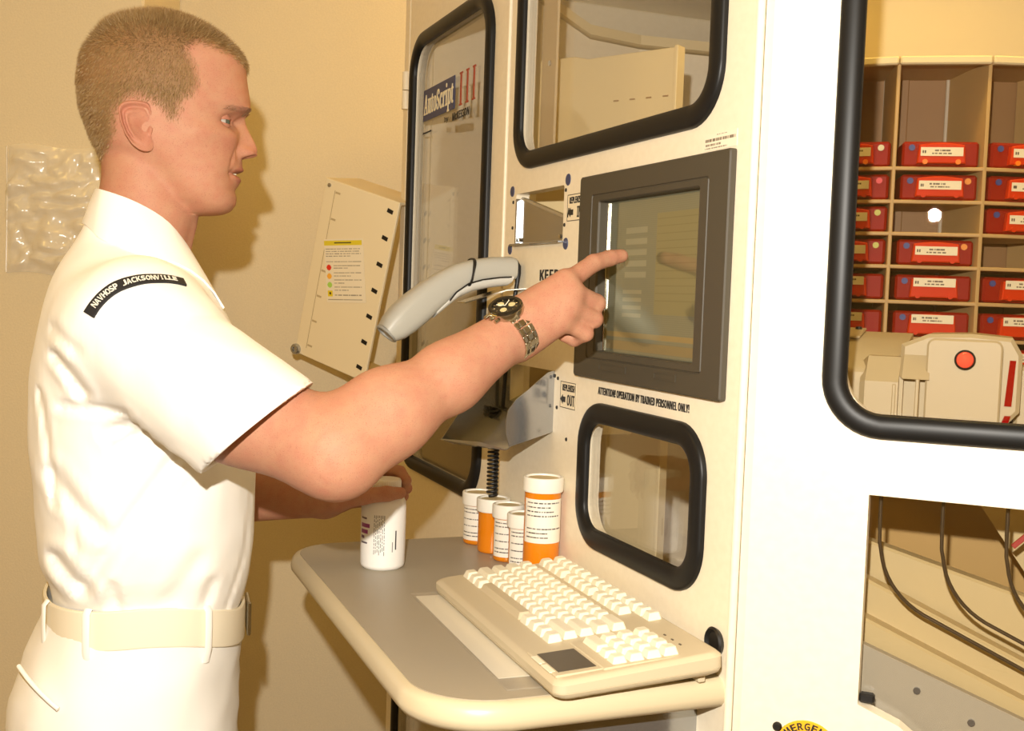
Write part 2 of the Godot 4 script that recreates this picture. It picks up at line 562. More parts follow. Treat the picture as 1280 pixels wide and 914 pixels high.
	part(machine, "desk_bracket", MB.new().prism(PackedVector2Array([Vector2(0, 0), Vector2(0.22, 0), Vector2(0.22, -0.02), Vector2(0.02, -0.2), Vector2(0, -0.2)]), -0.006, 0.006, 0.001).done(), mats.steel, fa * Transform3D(Basis(Vector3(0, 0, 1), Vector3.UP, Vector3(-1, 0, 0)), Vector3(-0.52, 1.10, 0.0)))
	build_face_b(fb)

func build_touch_screen(fa: Transform3D) -> void:
	var ts := Node3D.new()
	ts.name = "touch_screen"
	ts.transform = fa * at(-0.1985, 1.528, 0.0)
	ts.set_meta("label", "touch screen in a dark olive grey bezel")
	machine.add_child(ts, true)
	# bezel: stepped frame, outer edge, groove, inner lip and recess
	var rings := []
	for s in [[0.1705, 0.1235, 0.0], [0.1705, 0.1235, 0.006], [0.169, 0.122, 0.0075], [0.1345, 0.0995, 0.0078], [0.1340, 0.0990, 0.0066], [0.1328, 0.0980, 0.0066], [0.1322, 0.0975, 0.0078], [0.1165, 0.0915, 0.0072], [0.1150, 0.0900, 0.005], [0.1150, 0.0900, -0.008]]:
		var ring := []
		for q in rrect(-s[0], -s[1], s[0], s[1], 0.003, 2): ring.append(Vector3(q.x, q.y, s[2]))
		rings.append(ring)
	part(ts, "bezel", MB.new().skin(rings).done(25.0), mats.bezel)
	for q in [[-0.062, 0.086], [0.062, 0.058]]:
		var rr := []
		for s in [[0.0, 0.0072], [0.0, 0.0085], [0.0012, 0.0085], [0.0012, 0.0078]]:
			var ring := []
			for a in rrect(q[0] - q[1] * 0.4 + s[0], -0.1115 + s[0], q[0] + q[1] * 0.4 - s[0], -0.1035 - s[0], 0.0005, 1): ring.append(Vector3(a.x, a.y, s[1]))
			rr.append(ring)
		part(ts, "button_outline", MB.new().skin(rr).done(25.0), mats.bezel)
	part(ts, "display_rim", MB.new().box(Vector3(-0.1140, 0, -0.0055), Vector3(0.0022, 0.178, 0.003), 0.0004).done(), mats.chrome)
	# what the display shows: a column of pale buttons, a wide list and a footer
	var im := Image.create(320, 240, false, Image.FORMAT_RGB8)
	var base := c8(139, 139, 116)
	im.fill(base)
	for y in 240:
		if y % 3 == 0: im.fill_rect(Rect2i(0, y, 320, 1), base.darkened(0.05))
	im.fill_rect(Rect2i(168, 26, 128, 150), c8(146, 141, 104))
	for k in 12: im.fill_rect(Rect2i(170, 34 + k * 11, 120, 1), c8(134, 128, 92))
	for k in 5: im.fill_rect(Rect2i(66, 44 + k * 17, 72, 9), c8(158, 157, 132))
	for k in 4: im.fill_rect(Rect2i(62, 140 + k * 12, 64, 6), c8(158, 154, 126))
	im.fill_rect(Rect2i(8, 206, 300, 8), c8(164, 146, 100))
	im.fill_rect(Rect2i(8, 220, 300, 14), c8(150, 136, 98))
	var sm := tex_mat(im, 0.09, {"metallic": 0.55, "metallic_specular": 0.9})
	part(ts, "display", sheet_mesh(0.230, 0.180), sm, at(0, 0, -0.007))

func build_chutes(fa: Transform3D) -> void:
	# intake slot with a tilted steel flap
	var flap := MB.new().prism(PackedVector2Array([Vector2(-0.594, 1.5765), Vector2(-0.4405, 1.5765), Vector2(-0.4405, 1.606), Vector2(-0.594, 1.6405)]), -0.002, 0.0, 0.0004).done()
	var ch := part(machine, "intake_flap", flap, mats.steel, fa * at(0, 0, -0.004), "brushed steel flap in the intake slot")
	part(ch, "flap_edge", MB.new().box(Vector3(-0.5965, 1.609, 0.002), Vector3(0.004, 0.064, 0.008), 0.0008).done(), mats.steel)
	part(ch, "flap_rim", MB.new().tube([Vector3(-0.594, 1.6405, -0.004), Vector3(-0.4405, 1.606, -0.004)], 0.004, 6).done(), mats.steel)
	for x in [-0.588, -0.447]:
		part(ch, "flap_pin", MB.new().tube([Vector3(x, 1.582, 0.0), Vector3(x, 1.582, 0.003)], 0.0028, 8).done(), mats.chrome)
	part(machine, "intake_sill", box_mesh(Vector3(0.172, 0.003, 0.012), 0.0008), mats.steel, fa * at(-0.517, 1.5745, 0.002))
	part(machine, "intake_box", MB.new().box(Vector3(-0.42, 1.61, -0.08), Vector3(0.004, 0.09, 0.12), 0.001).box(Vector3(-0.52, 1.612, -0.14), Vector3(0.2, 0.09, 0.004), 0.001).done(), mats.inner, fa)
	var dot := MB.new().lathe([Vector2(0, 0), Vector2(0.0078, 0), Vector2(0.0074, 0.0008), Vector2(0, 0.0008)], 20).done(50.0)
	for q in [[-0.6165, 1.653], [-0.6185, 1.5695], [-0.4215, 1.654], [-0.4225, 1.5715]]:
		part(machine, "blue_plug", dot, mats.blue, fa * Transform3D(Basis(Vector3.RIGHT, PI / 2), Vector3(q[0], q[1], 0)))
	# the two arrow labels
	for k in 2:
		var y: float = [1.617, 1.376][k]
		var lb := part(machine, "arrow_label", box_mesh(Vector3(0.047, 0.034, 0.0006), 0.0002), mat(c8(240, 226, 196), 0.5), fa * at(-0.3965, y, 0.0003), ["replenish in label with a black arrow", "replenish out label with a black arrow"][k])
		for e in [[0, 0.0166, 0.047, 0.0009], [0, -0.0166, 0.047, 0.0009], [-0.0231, 0, 0.0009, 0.034], [0.0231, 0, 0.0009, 0.034]]:
			part(lb, "border", box_mesh(Vector3(e[2], e[3], 0.0003), 0.0001), mats.ink, at(e[0], e[1], 0.0004))
		letters(lb, "lettering", "REPLENISH", 0.037, 0.0085, mats.ink, at(0.002, 0.0095, 0.0005))
		letters(lb, "lettering", ["IN", "OUT"][k], [0.012, 0.022][k], 0.014, mats.ink, at([0.013, 0.0095][k], -0.006, 0.0005))
		part(lb, "arrow", MB.new().prism(PackedVector2Array([Vector2(-0.011, 0), Vector2(-0.004, 0.006), Vector2(-0.004, 0.0035), Vector2(0.004, 0.0035), Vector2(0.004, -0.0035), Vector2(-0.004, -0.0035), Vector2(-0.004, -0.006)]), 0.0, 0.0006).done(), mats.ink, at(-0.009 - 0.002 * k, -0.006, 0.0003))
		if k == 0: part(lb, "slot_mark", MB.new().prism(PackedVector2Array([Vector2(-0.0018, -0.006), Vector2(0.0005, -0.006), Vector2(0.0035, 0.006), Vector2(0.0012, 0.006)]), 0.0, 0.0006).done(), mats.ink, at(-0.0205, -0.006, 0.0003))
	# delivery chute: two cheeks, a floor that turns up into a lip, and the dark throat
	var oc := part(machine, "delivery_chute", MB.new().skin([
		[Vector3(-0.60, 1.365, -0.03), Vector3(-0.444, 1.365, -0.03)], [Vector3(-0.60, 1.350, 0.0), Vector3(-0.444, 1.350, 0.0)],
		[Vector3(-0.60, 1.322, 0.040), Vector3(-0.444, 1.322, 0.040)], [Vector3(-0.60, 1.300, 0.068), Vector3(-0.444, 1.302, 0.062)],
		[Vector3(-0.60, 1.288, 0.082), Vector3(-0.444, 1.3005, 0.066)], [Vector3(-0.60, 1.295, 0.104), Vector3(-0.50, 1.303, 0.080)]].map(func(r): return [r[1] + Vector3(0, -0.0012, 0), r[0] + Vector3(0, -0.0012, 0), r[0], r[1]]), true, true, true).done(30.0), mats.steel, fa, "folded steel delivery chute")
	var cheek := PackedVector2Array([Vector2(0, 1.405), Vector2(0, 1.323), Vector2(0.061, 1.304), Vector2(0.0665, 1.322), Vector2(0.067, 1.338), Vector2(0.0645, 1.352), Vector2(0.054, 1.366), Vector2(0.037, 1.379), Vector2(0.021, 1.393), Vector2(0.010, 1.402)])
	var cx := Basis(Vector3(0, 0, 1), Vector3.UP, Vector3(-1, 0, 0))
	part(oc, "near_cheek", MB.new().prism(cheek, -0.0008, 0.0008).done(20.0), mats.steel, Transform3D(cx, Vector3(-0.4425, 0, 0)))
	part(oc, "far_cheek", MB.new().prism(PackedVector2Array([Vector2(0, 1.405), Vector2(0, 1.323), Vector2(0.082, 1.286), Vector2(0.102, 1.294), Vector2(0.078, 1.33), Vector2(0.062, 1.385), Vector2(0.05, 1.40)]), -0.0008, 0.0008).done(20.0), mats.steel, Transform3D(cx, Vector3(-0.6005, 0, 0)))
	part(oc, "throat_wall", MB.new().box(Vector3(-0.52, 1.375, -0.11), Vector3(0.18, 0.11, 0.003), 0.001).box(Vector3(-0.43, 1.375, -0.066), Vector3(0.003, 0.11, 0.09), 0.001).done(), mats.inner)

func build_face_b(fb: Transform3D) -> void:
	var en: Material = mats.enamel
	var h_win := rrect(0.094, 1.4, 0.62, 2.02, 0.045, 8)
	var h_op := PackedVector2Array([Vector2(0.121, 1.33), Vector2(0.121, 1.133), Vector2(0.158, 1.119), Vector2(0.26, 1.046), Vector2(0.30, 1.03), Vector2(0.62, 1.03), Vector2(0.62, 1.33)])
	panel(machine, "corner_panel", 0.0135, 0.06, 0.72, 2.12, 0.018, [h_win, h_op], en, fb)
	part(machine, "window_gasket", gasket_mesh(0.0735, 1.382, 0.64, 2.04, 0.055, 0.023, 0.010), mats.rubber, fb)
	part(machine, "window_pane", box_mesh(Vector3(0.54, 0.63, 0.004), 0.0005), mats.glass, fb * Transform3D(Basis(Vector3.UP, deg_to_rad(2.0)) * Basis(Vector3.RIGHT, deg_to_rad(0.65)), Vector3(0.357, 1.71, -0.012)))
	part(machine, "hopper_pane", box_mesh(Vector3(0.52, 0.32, 0.003), 0.0005), mats.glass, fb * at(0.37, 1.18, -0.02))
	part(machine, "pane_foot", MB.new().box(Vector3(0.128, 1.137, -0.012), Vector3(0.014, 0.009, 0.01), 0.002).done(), mats.black, fb)
	# emergency stop
	var es := part(machine, "emergency_disc", MB.new().lathe([Vector2(0, 0), Vector2(0.031, 0), Vector2(0.0305, 0.0015), Vector2(0, 0.0015)], 40).done(40.0), mat(c8(236, 176, 30), 0.5), fb * Transform3D(Basis(Vector3.RIGHT, PI / 2), Vector3(0.077, 1.0785, 0)), "yellow emergency stop disc")
	var txt := "EMERGENCY"
	for k in txt.length():
		var a := deg_to_rad(90.0 + 60.0 - 15.0 * k)
		letters(es, "lettering", txt[k], 0.0052, 0.0068, mats.ink, Transform3D(Basis(Vector3.RIGHT, -PI / 2), Vector3.ZERO) * Transform3D(Basis(Vector3(0, 0, 1), a - PI / 2), Vector3(cos(a) * 0.0255, sin(a) * 0.0255, 0.0018)))
	txt = "STOP"
	for k in txt.length():
		var a := deg_to_rad(270.0 - 25.0 + 16.0 * k)
		letters(es, "lettering", txt[k], 0.0052, 0.0068, mats.ink, Transform3D(Basis(Vector3.RIGHT, -PI / 2), Vector3.ZERO) * Transform3D(Basis(Vector3(0, 0, 1), a + PI / 2), Vector3(cos(a) * 0.0255, sin(a) * 0.0255, 0.0018)))
	part(es, "push_button", MB.new().lathe([Vector2(0, 0), Vector2(0.010, 0), Vector2(0.010, 0.012), Vector2(0.017, 0.014), Vector2(0.0185, 0.018), Vector2(0.017, 0.024), Vector2(0, 0.026)], 32).done(40.0), mat(c8(190, 32, 24), 0.35))
	part(machine, "bolt", MB.new().lathe([Vector2(0, 0), Vector2(0.0045, 0), Vector2(0.0045, 0.002), Vector2(0.003, 0.0035), Vector2(0, 0.0035)], 14).done(40.0), mats.black, fb * Transform3D(Basis(Vector3.RIGHT, PI / 2), Vector3(0.049, 1.099, 0)))
	# carcass: side, back and top sheets that close the machine behind its faces
	var bk := MB.new()
	bk.box(Vector3(0.02, 1.1, -1.25), Vector3(2.6, 2.1, 0.03), 0.003)
	part(machine, "carcass_back", bk.done(), mats.inner, Transform3D(XA.basis, Vector3.ZERO) * at(-0.3, 0, 0))
	part(machine, "carcass_side", box_mesh(Vector3(0.03, 2.05, 1.2), 0.003, Vector3(-1.2, 1.075, -0.65)), mats.inner, Transform3D(XA.basis, Vector3.ZERO))
	part(machine, "carcass_base", MB.new().prism(PackedVector2Array([Vector2(-1.2, 0.03), Vector2(-0.03, 0.03), Vector2(0.42, 0.5), Vector2(0.42, 1.2), Vector2(-1.2, 1.2)]), 0.0, 0.06).done(), mats.inner, Transform3D(XA.basis, Vector3.ZERO) * Transform3D(Basis(Vector3.RIGHT, -PI / 2), Vector3.ZERO))
	part(machine, "carcass_top", MB.new().prism(PackedVector2Array([Vector2(-1.2, 0.03), Vector2(-0.03, 0.03), Vector2(0.42, 0.5), Vector2(0.42, 1.2), Vector2(-1.2, 1.2)]), 2.10, 2.12).done(), mats.inner, Transform3D(XA.basis, Vector3.ZERO) * Transform3D(Basis(Vector3.RIGHT, -PI / 2), Vector3.ZERO))

func build_interior() -> void:
	var rim := mat(c8(226, 206, 160), 0.5)
	var wood := mat(c8(192, 156, 100), 0.55)
	var backing := mat(c8(150, 112, 70), 0.6)
	var strip := mat(c8(188, 172, 146), 0.5)
	# the curved rack: one flat facet per column, standing on the machine's floor
	var rack := Node3D.new()
	rack.name = "drawer_rack"
	rack.set_meta("label", "curved beige pigeonhole rack inside the machine")
	machine.add_child(rack, true)
	var edge := [Vector3(0.2833, 0, -1.6156), Vector3(0.3964, 0, -1.5754), Vector3(0.5055, 0, -1.5252), Vector3(0.6193, 0, -1.5032), Vector3(0.7414, 0, -1.5055), Vector3(0.88, 0, -1.5361)]
	var sy := [1.4146, 1.4626, 1.5118, 1.5594, 1.6037, 1.647, 1.6914, 1.8357]
	var dv := box_mesh(Vector3(0.005, 1.0, 0.13), 0.001, Vector3(0, 0.5, -0.065))
	var sh := box_mesh(Vector3(1.0, 0.005, 0.13), 0.001, Vector3(0.5, 0, -0.065))
	var red_body := mat(c8(150, 26, 8), 0.5, 0.0, {"metallic_specular": 0.3})
	var red_front := mat(c8(208, 54, 10), 0.45, 0.0, {"metallic_specular": 0.3})
	var orange := mat(c8(255, 130, 30), 0.35)
	var labels := []
	for k in 3:
		labels.append(tex_mat(print_image(96, 22, c8(236, 222, 186), c8(70, 55, 45), [[4, 8, 12, 7, 6], [24 + k * 8, 6, 60 + k * 9, 4, 5], [26, 14, 70, 3, 6]])))
	var dots := {"blue": mat(c8(64, 74, 132), 0.5), "yellow": mat(c8(196, 190, 80), 0.5), "orange": mat(c8(240, 150, 50), 0.5), "pink": mat(c8(226, 70, 70), 0.5), "pale": mat(c8(214, 206, 160), 0.5)}
	# per column and row: [left dot, right dot], or "" for an empty cell; rows from the bottom shelf up
	var fill := [
		[["", ""], ["", ""], ["", ""], ["", ""], ["", ""], ["", ""], ["", ""]],
		[["", ""], ["", ""], ["", ""], ["", "yellow"], ["", "yellow"], ["", "pink"], ["", "pale"]],
		[["blue", ""], ["blue", ""], ["blue", ""], ["blue", "orange"], [], ["blue", "orange"], ["blue", ""]],
		[["blue", ""], ["blue", ""], ["blue", ""], [], ["blue", ""], ["blue", ""], ["blue", ""]],
		[["", ""], ["", ""], ["", ""], ["", ""], ["", ""], ["", ""], ["", ""]]]
	var said := {"blue": "a blue dot", "yellow": "a yellow dot", "orange": "an orange dot", "pink": "a pink dot", "pale": "a pale dot"}
	var rown := ["lowest", "second", "third", "fourth", "fifth", "sixth", "top"]
	var coln := ["behind corner post", "column beside window frame", "second column", "third column", "last column"]
	var proto: Node3D
	for k in 5:
		var a: Vector3 = edge[k]
		var b: Vector3 = edge[k + 1]
		var ln := (b - a).length()
		var x := (b - a) / ln
		var fx := Transform3D(Basis(x, Vector3.UP, x.cross(Vector3.UP)), a)
		var lx := Transform3D(Basis(), -P0) * fx
		part(rack, "divider", dv, wood, lx * Transform3D(Basis.from_scale(Vector3(1, 0.84, 1)), Vector3(0, 1.0, 0)))
		for y in sy: part(rack, "shelf_board", sh, wood, lx * Transform3D(Basis.from_scale(Vector3(ln, 1, 1)), Vector3(0, y, 0)))
		part(rack, "top_rail", box_mesh(Vector3(ln, 0.011, 0.012), 0.002), rim, lx * at(ln / 2, 1.8335, 0.004))
		part(rack, "back_board", box_mesh(Vector3(ln, 0.83, 0.006), 0.001), backing, lx * at(ln / 2, 1.42, -0.135))
		part(rack, "back_strip", box_mesh(Vector3(0.011, 0.83, 0.004), 0.001), strip, lx * at(ln * (0.76 if k < 3 else 0.2), 1.42, -0.129))
		for r in 7:
			var f: Array = fill[k][r]
			if f.is_empty(): continue
			var seen: String = "red cassette " + ("with %s " % said[f[0] if f[0] else f[1]] if f[0] or f[1] else "") + ("and %s " % said[f[1]] if f[0] and f[1] else "") + "on the %s shelf, %s" % [rown[r], coln[k]]
			var low: bool = r < 3
			var d := thing("drug_cassette", seen, "cassette", fx * at(ln / 2 + 0.002, sy[r] + 0.0028, -0.004), "red cassettes in the rack")
			var hw := ln / 2 - 0.009
			part(d, "body", MB.new().box(Vector3(0, 0.0175, -0.055), Vector3(hw * 2, 0.034, 0.10), 0.003).done(), red_body)
			# front holder: a tray with a bowed top edge
			var poly := PackedVector2Array([Vector2(-0.031, 0.004), Vector2(0.031, 0.004)])
			for q in 9:
				var s := 1.0 - q / 4.0
				poly.append(Vector2(0.029 * s, 0.0285 + 0.003 * (1.0 - s * s)))
			var hd := part(d, "label_holder", MB.new().prism(poly, -0.004, 0.006, 0.0015).done(), red_front)
			part(hd, "label", sheet_mesh(0.054, 0.0115), labels[rng.randi_range(0, 2)], at(0, (0.0245 if low else 0.0195), 0.0063))
			for s in [-1, 1]: part(hd, "foot_peg", MB.new().tube([Vector3(s * 0.021, 0.006, 0.0), Vector3(s * 0.021, 0.006, 0.008)], 0.0035, 10).done(), orange if r == 6 else red_front)
			for s in 2:
				if f[s]: part(d, "dot_sticker", MB.new().tube([Vector3((s * 2 - 1) * (hw - 0.012), 0.026, -0.008), Vector3((s * 2 - 1) * (hw - 0.012), 0.026, -0.0035)], 0.0042, 14).done(), dots[f[s]])
	# seen through the upper window of face A: post, end plate of the rack, and the rim of the far side
	var fa := Transform3D(XA.basis, Vector3.ZERO)
	var post := part(machine, "inner_post", box_mesh(Vector3(0.05, 0.45, 0.004), 0.001), strip, fa * at(-0.565, 1.88, -0.03))
	part(post, "screw", MB.new().tube([Vector3(0, 0, 0), Vector3(0, 0, 0.004)], 0.004, 12).done(), mats.steel, at(0.005, -0.05, 0.0))
	var pa := Vector3(0.2183, 0, -1.585)
	var pb := Vector3(0.0967, 0, -1.685)
	var px := (pa - pb).normalized()
	var pt := Transform3D(Basis(px, Vector3.UP, px.cross(Vector3.UP)), pb - P0)
	var pw := (pa - pb).length()
	var ep := part(machine, "end_plate", MB.new().prism(PackedVector2Array([Vector2(-0.09, 1.0), Vector2(pw, 1.0), Vector2(pw, 1.857), Vector2(0, 1.856), Vector2(-0.025, 1.862), Vector2(-0.09, 1.862)]), -0.006, 0.0, 0.001).done(), rim, pt)
	for r in 3:
		for s in 4:
			part(ep, "slot", box_mesh(Vector3(0.009, 0.0022, 0.0015), 0.0004), backing, at(pw - 0.02 - s * 0.028, 1.79 - r * 0.05, 0.0002))
	part(machine, "plate_lip", box_mesh(Vector3(0.006, 0.857, 0.02), 0.001), rim, pt * at(pw, 1.4285, 0.0))
	var hp := [Vector3(-0.06, 2.10, -2.02), Vector3(0.0488, 2.0231, -2.0357), Vector3(0.122, 1.989, -2.0837), Vector3(0.2183, 1.985, -2.134), Vector3(0.354, 1.9759, -2.133), Vector3(0.4447, 1.9596, -2.132), Vector3(0.7, 1.94, -2.05), Vector3(1.0, 1.93, -1.9)]
	var rr := []
	for q in hp:
		var o: Vector3 = q - P0
		rr.append([o + Vector3(0, -0.0085, 0.02), o + Vector3(0, 0.0085, 0.02), o + Vector3(0, 0.0085, -0.02), o + Vector3(0, -0.0085, -0.02)])
	part(machine, "far_rim", MB.new().skin(rr, true, true, true).done(20.0), rim, Transform3D(), "bent cream rim of the far side of the drum")
	var fwall := []
	for q in hp:
		var o: Vector3 = q - P0 + Vector3(0, -0.012, -0.004)
		fwall.append([Vector3(o.x, 0.9, o.z), o, o + Vector3(0, 0, -0.01), Vector3(o.x, 0.9, o.z - 0.01)])
	part(machine, "far_wall", MB.new().skin(fwall, true, true, true).done(20.0), mats.inner)
	part(machine, "header_panel", MB.new().prism(PackedVector2Array([Vector2(0.35, 1.80), Vector2(1.1, 1.80), Vector2(1.1, 2.10), Vector2(0.35, 2.10)]), -1.70, -1.69).done(), rim, Transform3D(Basis(), Vector3(-P0.x, 0, -P0.z)))
	# added strip lamp, unseen under the cabinet roof, to brighten the drum
	var lamp := thing("added_fill_lamp", "added warm fill lamp under the roof inside the dispensing machine", "lamp", at(0.55, 2.085, -1.42))
	part(lamp, "housing", box_mesh(Vector3(0.5, 0.02, 0.06), 0.003), mats.white)
	part(lamp, "diffuser", box_mesh(Vector3(0.48, 0.008, 0.05), 0.002, Vector3(0, -0.013, 0)), mat(c8(255, 236, 190), 0.5, 0.0, {"emission_enabled": true, "emission": Color(1.0, 0.85, 0.5), "emission_energy_multiplier": 1.2}))
	var al := AreaLight3D.new()
	al.name = "added_fill_light"
	al.area_size = Vector2(0.48, 0.05)
	al.light_color = Color(1.0, 0.86, 0.50)
	al.light_energy = 0.16
	al.area_range = 8.0
	al.area_attenuation = 2.0
	al.shadow_enabled = true
	al.position = Vector3(0, -0.02, 0)
	al.rotation_degrees = Vector3(-90, 0, 0)
	lamp.add_child(al)
	build_picker()
	build_hopper()

# the beige picking head that stands just behind the window of face B
func build_picker() -> void:
	var shell := mat(c8(190, 170, 130), 0.5)
	var grey := mat(c8(162, 146, 116), 0.5)
	var redm := mat(c8(150, 16, 8), 0.85, 0.0, {"metallic_specular": 0.15})
	var fb := XB
	var t := thing("picking_head", "beige picking head with a round red lamp behind the big window", "robot head", fb * at(0.042, 1.368, -0.206))
	# local: x along face B, y up, z towards the window
	part(t, "housing", MB.new().prism(PackedVector2Array([Vector2(0.085, 0.0), Vector2(0.085, 0.096), Vector2(0.112, 0.108), Vector2(0.155, 0.110), Vector2(0.195, 0.107), Vector2(0.205, 0.09), Vector2(0.205, 0.03), Vector2(0.18, 0.0)]), -0.11, 0.0, 0.004).done(30.0), shell)
	# left body: lid that slopes down towards the window (profile in z, y drawn out along x)
	var side := Basis(Vector3(0, 0, 1), Vector3.UP, Vector3(-1, 0, 0))
	part(t, "sloped_body", MB.new().prism(PackedVector2Array([Vector2(-0.11, 0.0), Vector2(-0.11, 0.106), Vector2(-0.045, 0.099), Vector2(0.010, 0.070), Vector2(0.014, 0.064), Vector2(0.014, 0.0)]), -0.090, 0.05, 0.003).done(30.0), shell, Transform3D(side, Vector3.ZERO))
	part(t, "front_step", MB.new().prism(PackedVector2Array([Vector2(-0.11, 0.0), Vector2(-0.11, 0.086), Vector2(0.0, 0.082), Vector2(0.026, 0.056), Vector2(0.026, 0.0)]), -0.086, -0.046, 0.006).done(30.0), shell, Transform3D(side, Vector3.ZERO))
	part(t, "ramp", MB.new().prism(PackedVector2Array([Vector2(-0.03, 0.085), Vector2(0.002, 0.085), Vector2(0.022, 0.060), Vector2(-0.03, 0.060)]), -0.116, -0.086, 0.003).done(30.0), shell, Transform3D(side, Vector3.ZERO))
	part(t, "lid_plate", box_mesh(Vector3(0.075, 0.003, 0.07), 0.001), shell, Transform3D(Basis(Vector3.RIGHT, 0.12), Vector3(0.0, 0.1045, -0.075)))
	for q in [[-0.026, -0.048], [0.012, -0.048], [0.030, -0.096], [0.006, -0.096]]:
		part(t, "lid_screw", MB.new().lathe([Vector2(0, 0), Vector2(0.004, 0), Vector2(0.0035, 0.003), Vector2(0, 0.0035)], 10).done(50.0), mats.black, at(q[0], 0.106 - (q[1] + 0.075) * 0.12, q[1]))
	part(t, "seam", box_mesh(Vector3(0.09, 0.0012, 0.001), 0.0002), grey, at(0.0, 0.034, 0.0142))
	part(t, "side_plate", MB.new().prism(rrect(0.112, -0.004, 0.186, 0.104, 0.008, 4), 0.002, 0.016, 0.002).done(30.0), shell)
	var lp := part(t, "lamp_ring", MB.new().lathe([Vector2(0, 0), Vector2(0.0105, 0), Vector2(0.0105, 0.004), Vector2(0.0088, 0.005), Vector2(0.0085, 0.002), Vector2(0, 0.002)], 24).done(40.0), mats.black, Transform3D(Basis(Vector3.RIGHT, PI / 2), Vector3(0.150, 0.083, 0.016)))
	part(lp, "lamp_lens", MB.new().lathe([Vector2(0.0085, 0.002), Vector2(0.0078, 0.006), Vector2(0.005, 0.0085), Vector2(0, 0.0095)], 24).done(60.0), mat(c8(240, 90, 66), 0.12, 0.0, {"emission_enabled": true, "emission": Color(1.0, 0.25, 0.15), "emission_energy_multiplier": 0.5}))
	part(t, "red_slot", MB.new().prism(PackedVector2Array([Vector2(0.0, 0.0), Vector2(0.007, 0.0), Vector2(0.009, 0.048), Vector2(0.003, 0.048)]), 0.0, 0.001).done(), redm, at(0.190, 0.036, 0.0005))
	part(t, "red_slot", MB.new().prism(PackedVector2Array([Vector2(0.0, 0.0), Vector2(0.007, 0.0), Vector2(0.011, 0.014), Vector2(0.005, 0.014)]), 0.0, 0.001).done(), redm, at(0.186, 0.012, 0.0005))
	part(t, "bracket", MB.new().box(Vector3(0.022, 0.012, 0.031), Vector3(0.028, 0.026, 0.018), 0.002).box(Vector3(0.05, 0.014, 0.027), Vector3(0.03, 0.016, 0.010), 0.002).done(), grey)
	part(t, "rib", MB.new().box(Vector3(0.082, 0.026, 0.024), Vector3(0.004, 0.056, 0.006), 0.001).box(Vector3(0.105, 0.03, 0.024), Vector3(0.004, 0.062, 0.006), 0.001).done(), shell)
	part(t, "bolt", MB.new().tube([Vector3(0.124, 0.016, 0.016), Vector3(0.124, 0.016, 0.019)], 0.004, 8).done(), mats.steel)
	part(t, "arm", MB.new().prism(PackedVector2Array([Vector2(0.2, 0.0), Vector2(0.2, 0.078), Vector2(0.30, 0.062), Vector2(0.42, 0.06), Vector2(0.42, 0.0)]), -0.10, -0.03, 0.004).done(), shell)
	var ch := []
	for k in 40: ch.append(Vector3(0.21 + k * 0.005, 0.087 - k * 0.0005 + 0.004 * sin(k * 1.6), -0.06 + 0.004 * cos(k * 1.6)))
	part(t, "drive_chain", MB.new().tube(ch, 0.003, 6).done(60.0), mats.black)
	part(t, "carriage_rail", MB.new().box(Vector3(0.2, -0.012, -0.04), Vector3(0.6, 0.02, 0.10), 0.003).done(), grey)

# what shows through the lower opening of face B: bent rods over sloping trays
func build_hopper() -> void:
	var tray := mat(c8(192, 170, 122), 0.5)
	var grey := mat(c8(164, 154, 134), 0.45)
	var rod := mat(c8(92, 78, 60), 0.3, 0.6)
	var h := Node3D.new()
	h.name = "hopper"
	h.set_meta("label", "sloping beige hopper trays behind the lower pane")
	h.transform = Transform3D(XB.basis, Vector3.ZERO)
	machine.add_child(h, true)
	# stepped trays that run down to the right
	for s in [[1.273, 0.26, -0.115], [1.247, 0.42, -0.085], [1.213, 0.40, -0.065]]:
		part(h, "tray", MB.new().prism(PackedVector2Array([Vector2(0.08, s[0]), Vector2(0.62, s[0] - 0.54 * s[1]), Vector2(0.62, s[0] - 0.54 * s[1] - 0.10), Vector2(0.08, s[0] - 0.10)]), s[2] - 0.02, s[2], 0.0025).done(), tray)
	part(h, "front_apron", MB.new().prism(PackedVector2Array([Vector2(0.08, 1.191), Vector2(0.62, 1.005), Vector2(0.62, 0.90), Vector2(0.08, 1.08)]), -0.055, -0.045, 0.001).done(), grey)
	for q in [[0.170, 1.141], [0.219, 1.119]]: part(h, "apron_screw", MB.new().tube([Vector3(q[0], q[1], -0.046), Vector3(q[0], q[1], -0.042)], 0.0035, 8).done(), mats.steel)
	for k in 4:
		var pts := []
		var x0 := 0.131 + k * 0.055
		for q in 6: pts.append(Vector3(x0 - 0.002 * sin(q * 0.5), 1.37 - q * 0.018, -0.035))
		for q in range(1, 11):
			var a := PI * 0.5 * q / 10.0 * 0.7
			pts.append(Vector3(x0 + 0.075 * (1.0 - cos(a)), 1.28 - 0.075 * sin(a), -0.035 - 0.012 * q / 10.0))
		var e: Vector3 = pts[-1]
		pts.append(e + Vector3(0.12, -0.055, -0.01))
		part(h, "bent_rod", MB.new().tube(pts, 0.0018, 8).done(60.0), rod)
	part(h, "back_sheet", MB.new().box(Vector3(0.35, 1.28, -0.30), Vector3(0.6, 0.2, 0.004), 0.001).done(), mat(c8(186, 150, 88), 0.4))
	part(h, "red_tally", MB.new().box(Vector3(0.0, 0, 0), Vector3(0.005, 0.045, 0.003), 0.0005).done(), mat(c8(160, 40, 26), 0.5), Transform3D(Basis(Vector3.BACK, -0.75), Vector3(0.262, 1.29, -0.12)))
	part(h, "slant_sheet", MB.new().prism(PackedVector2Array([Vector2(0.18, 1.35), Vector2(0.28, 1.35), Vector2(0.36, 1.18), Vector2(0.30, 1.18)]), -0.20, -0.19).done(), tray)

const DESK := 1.134

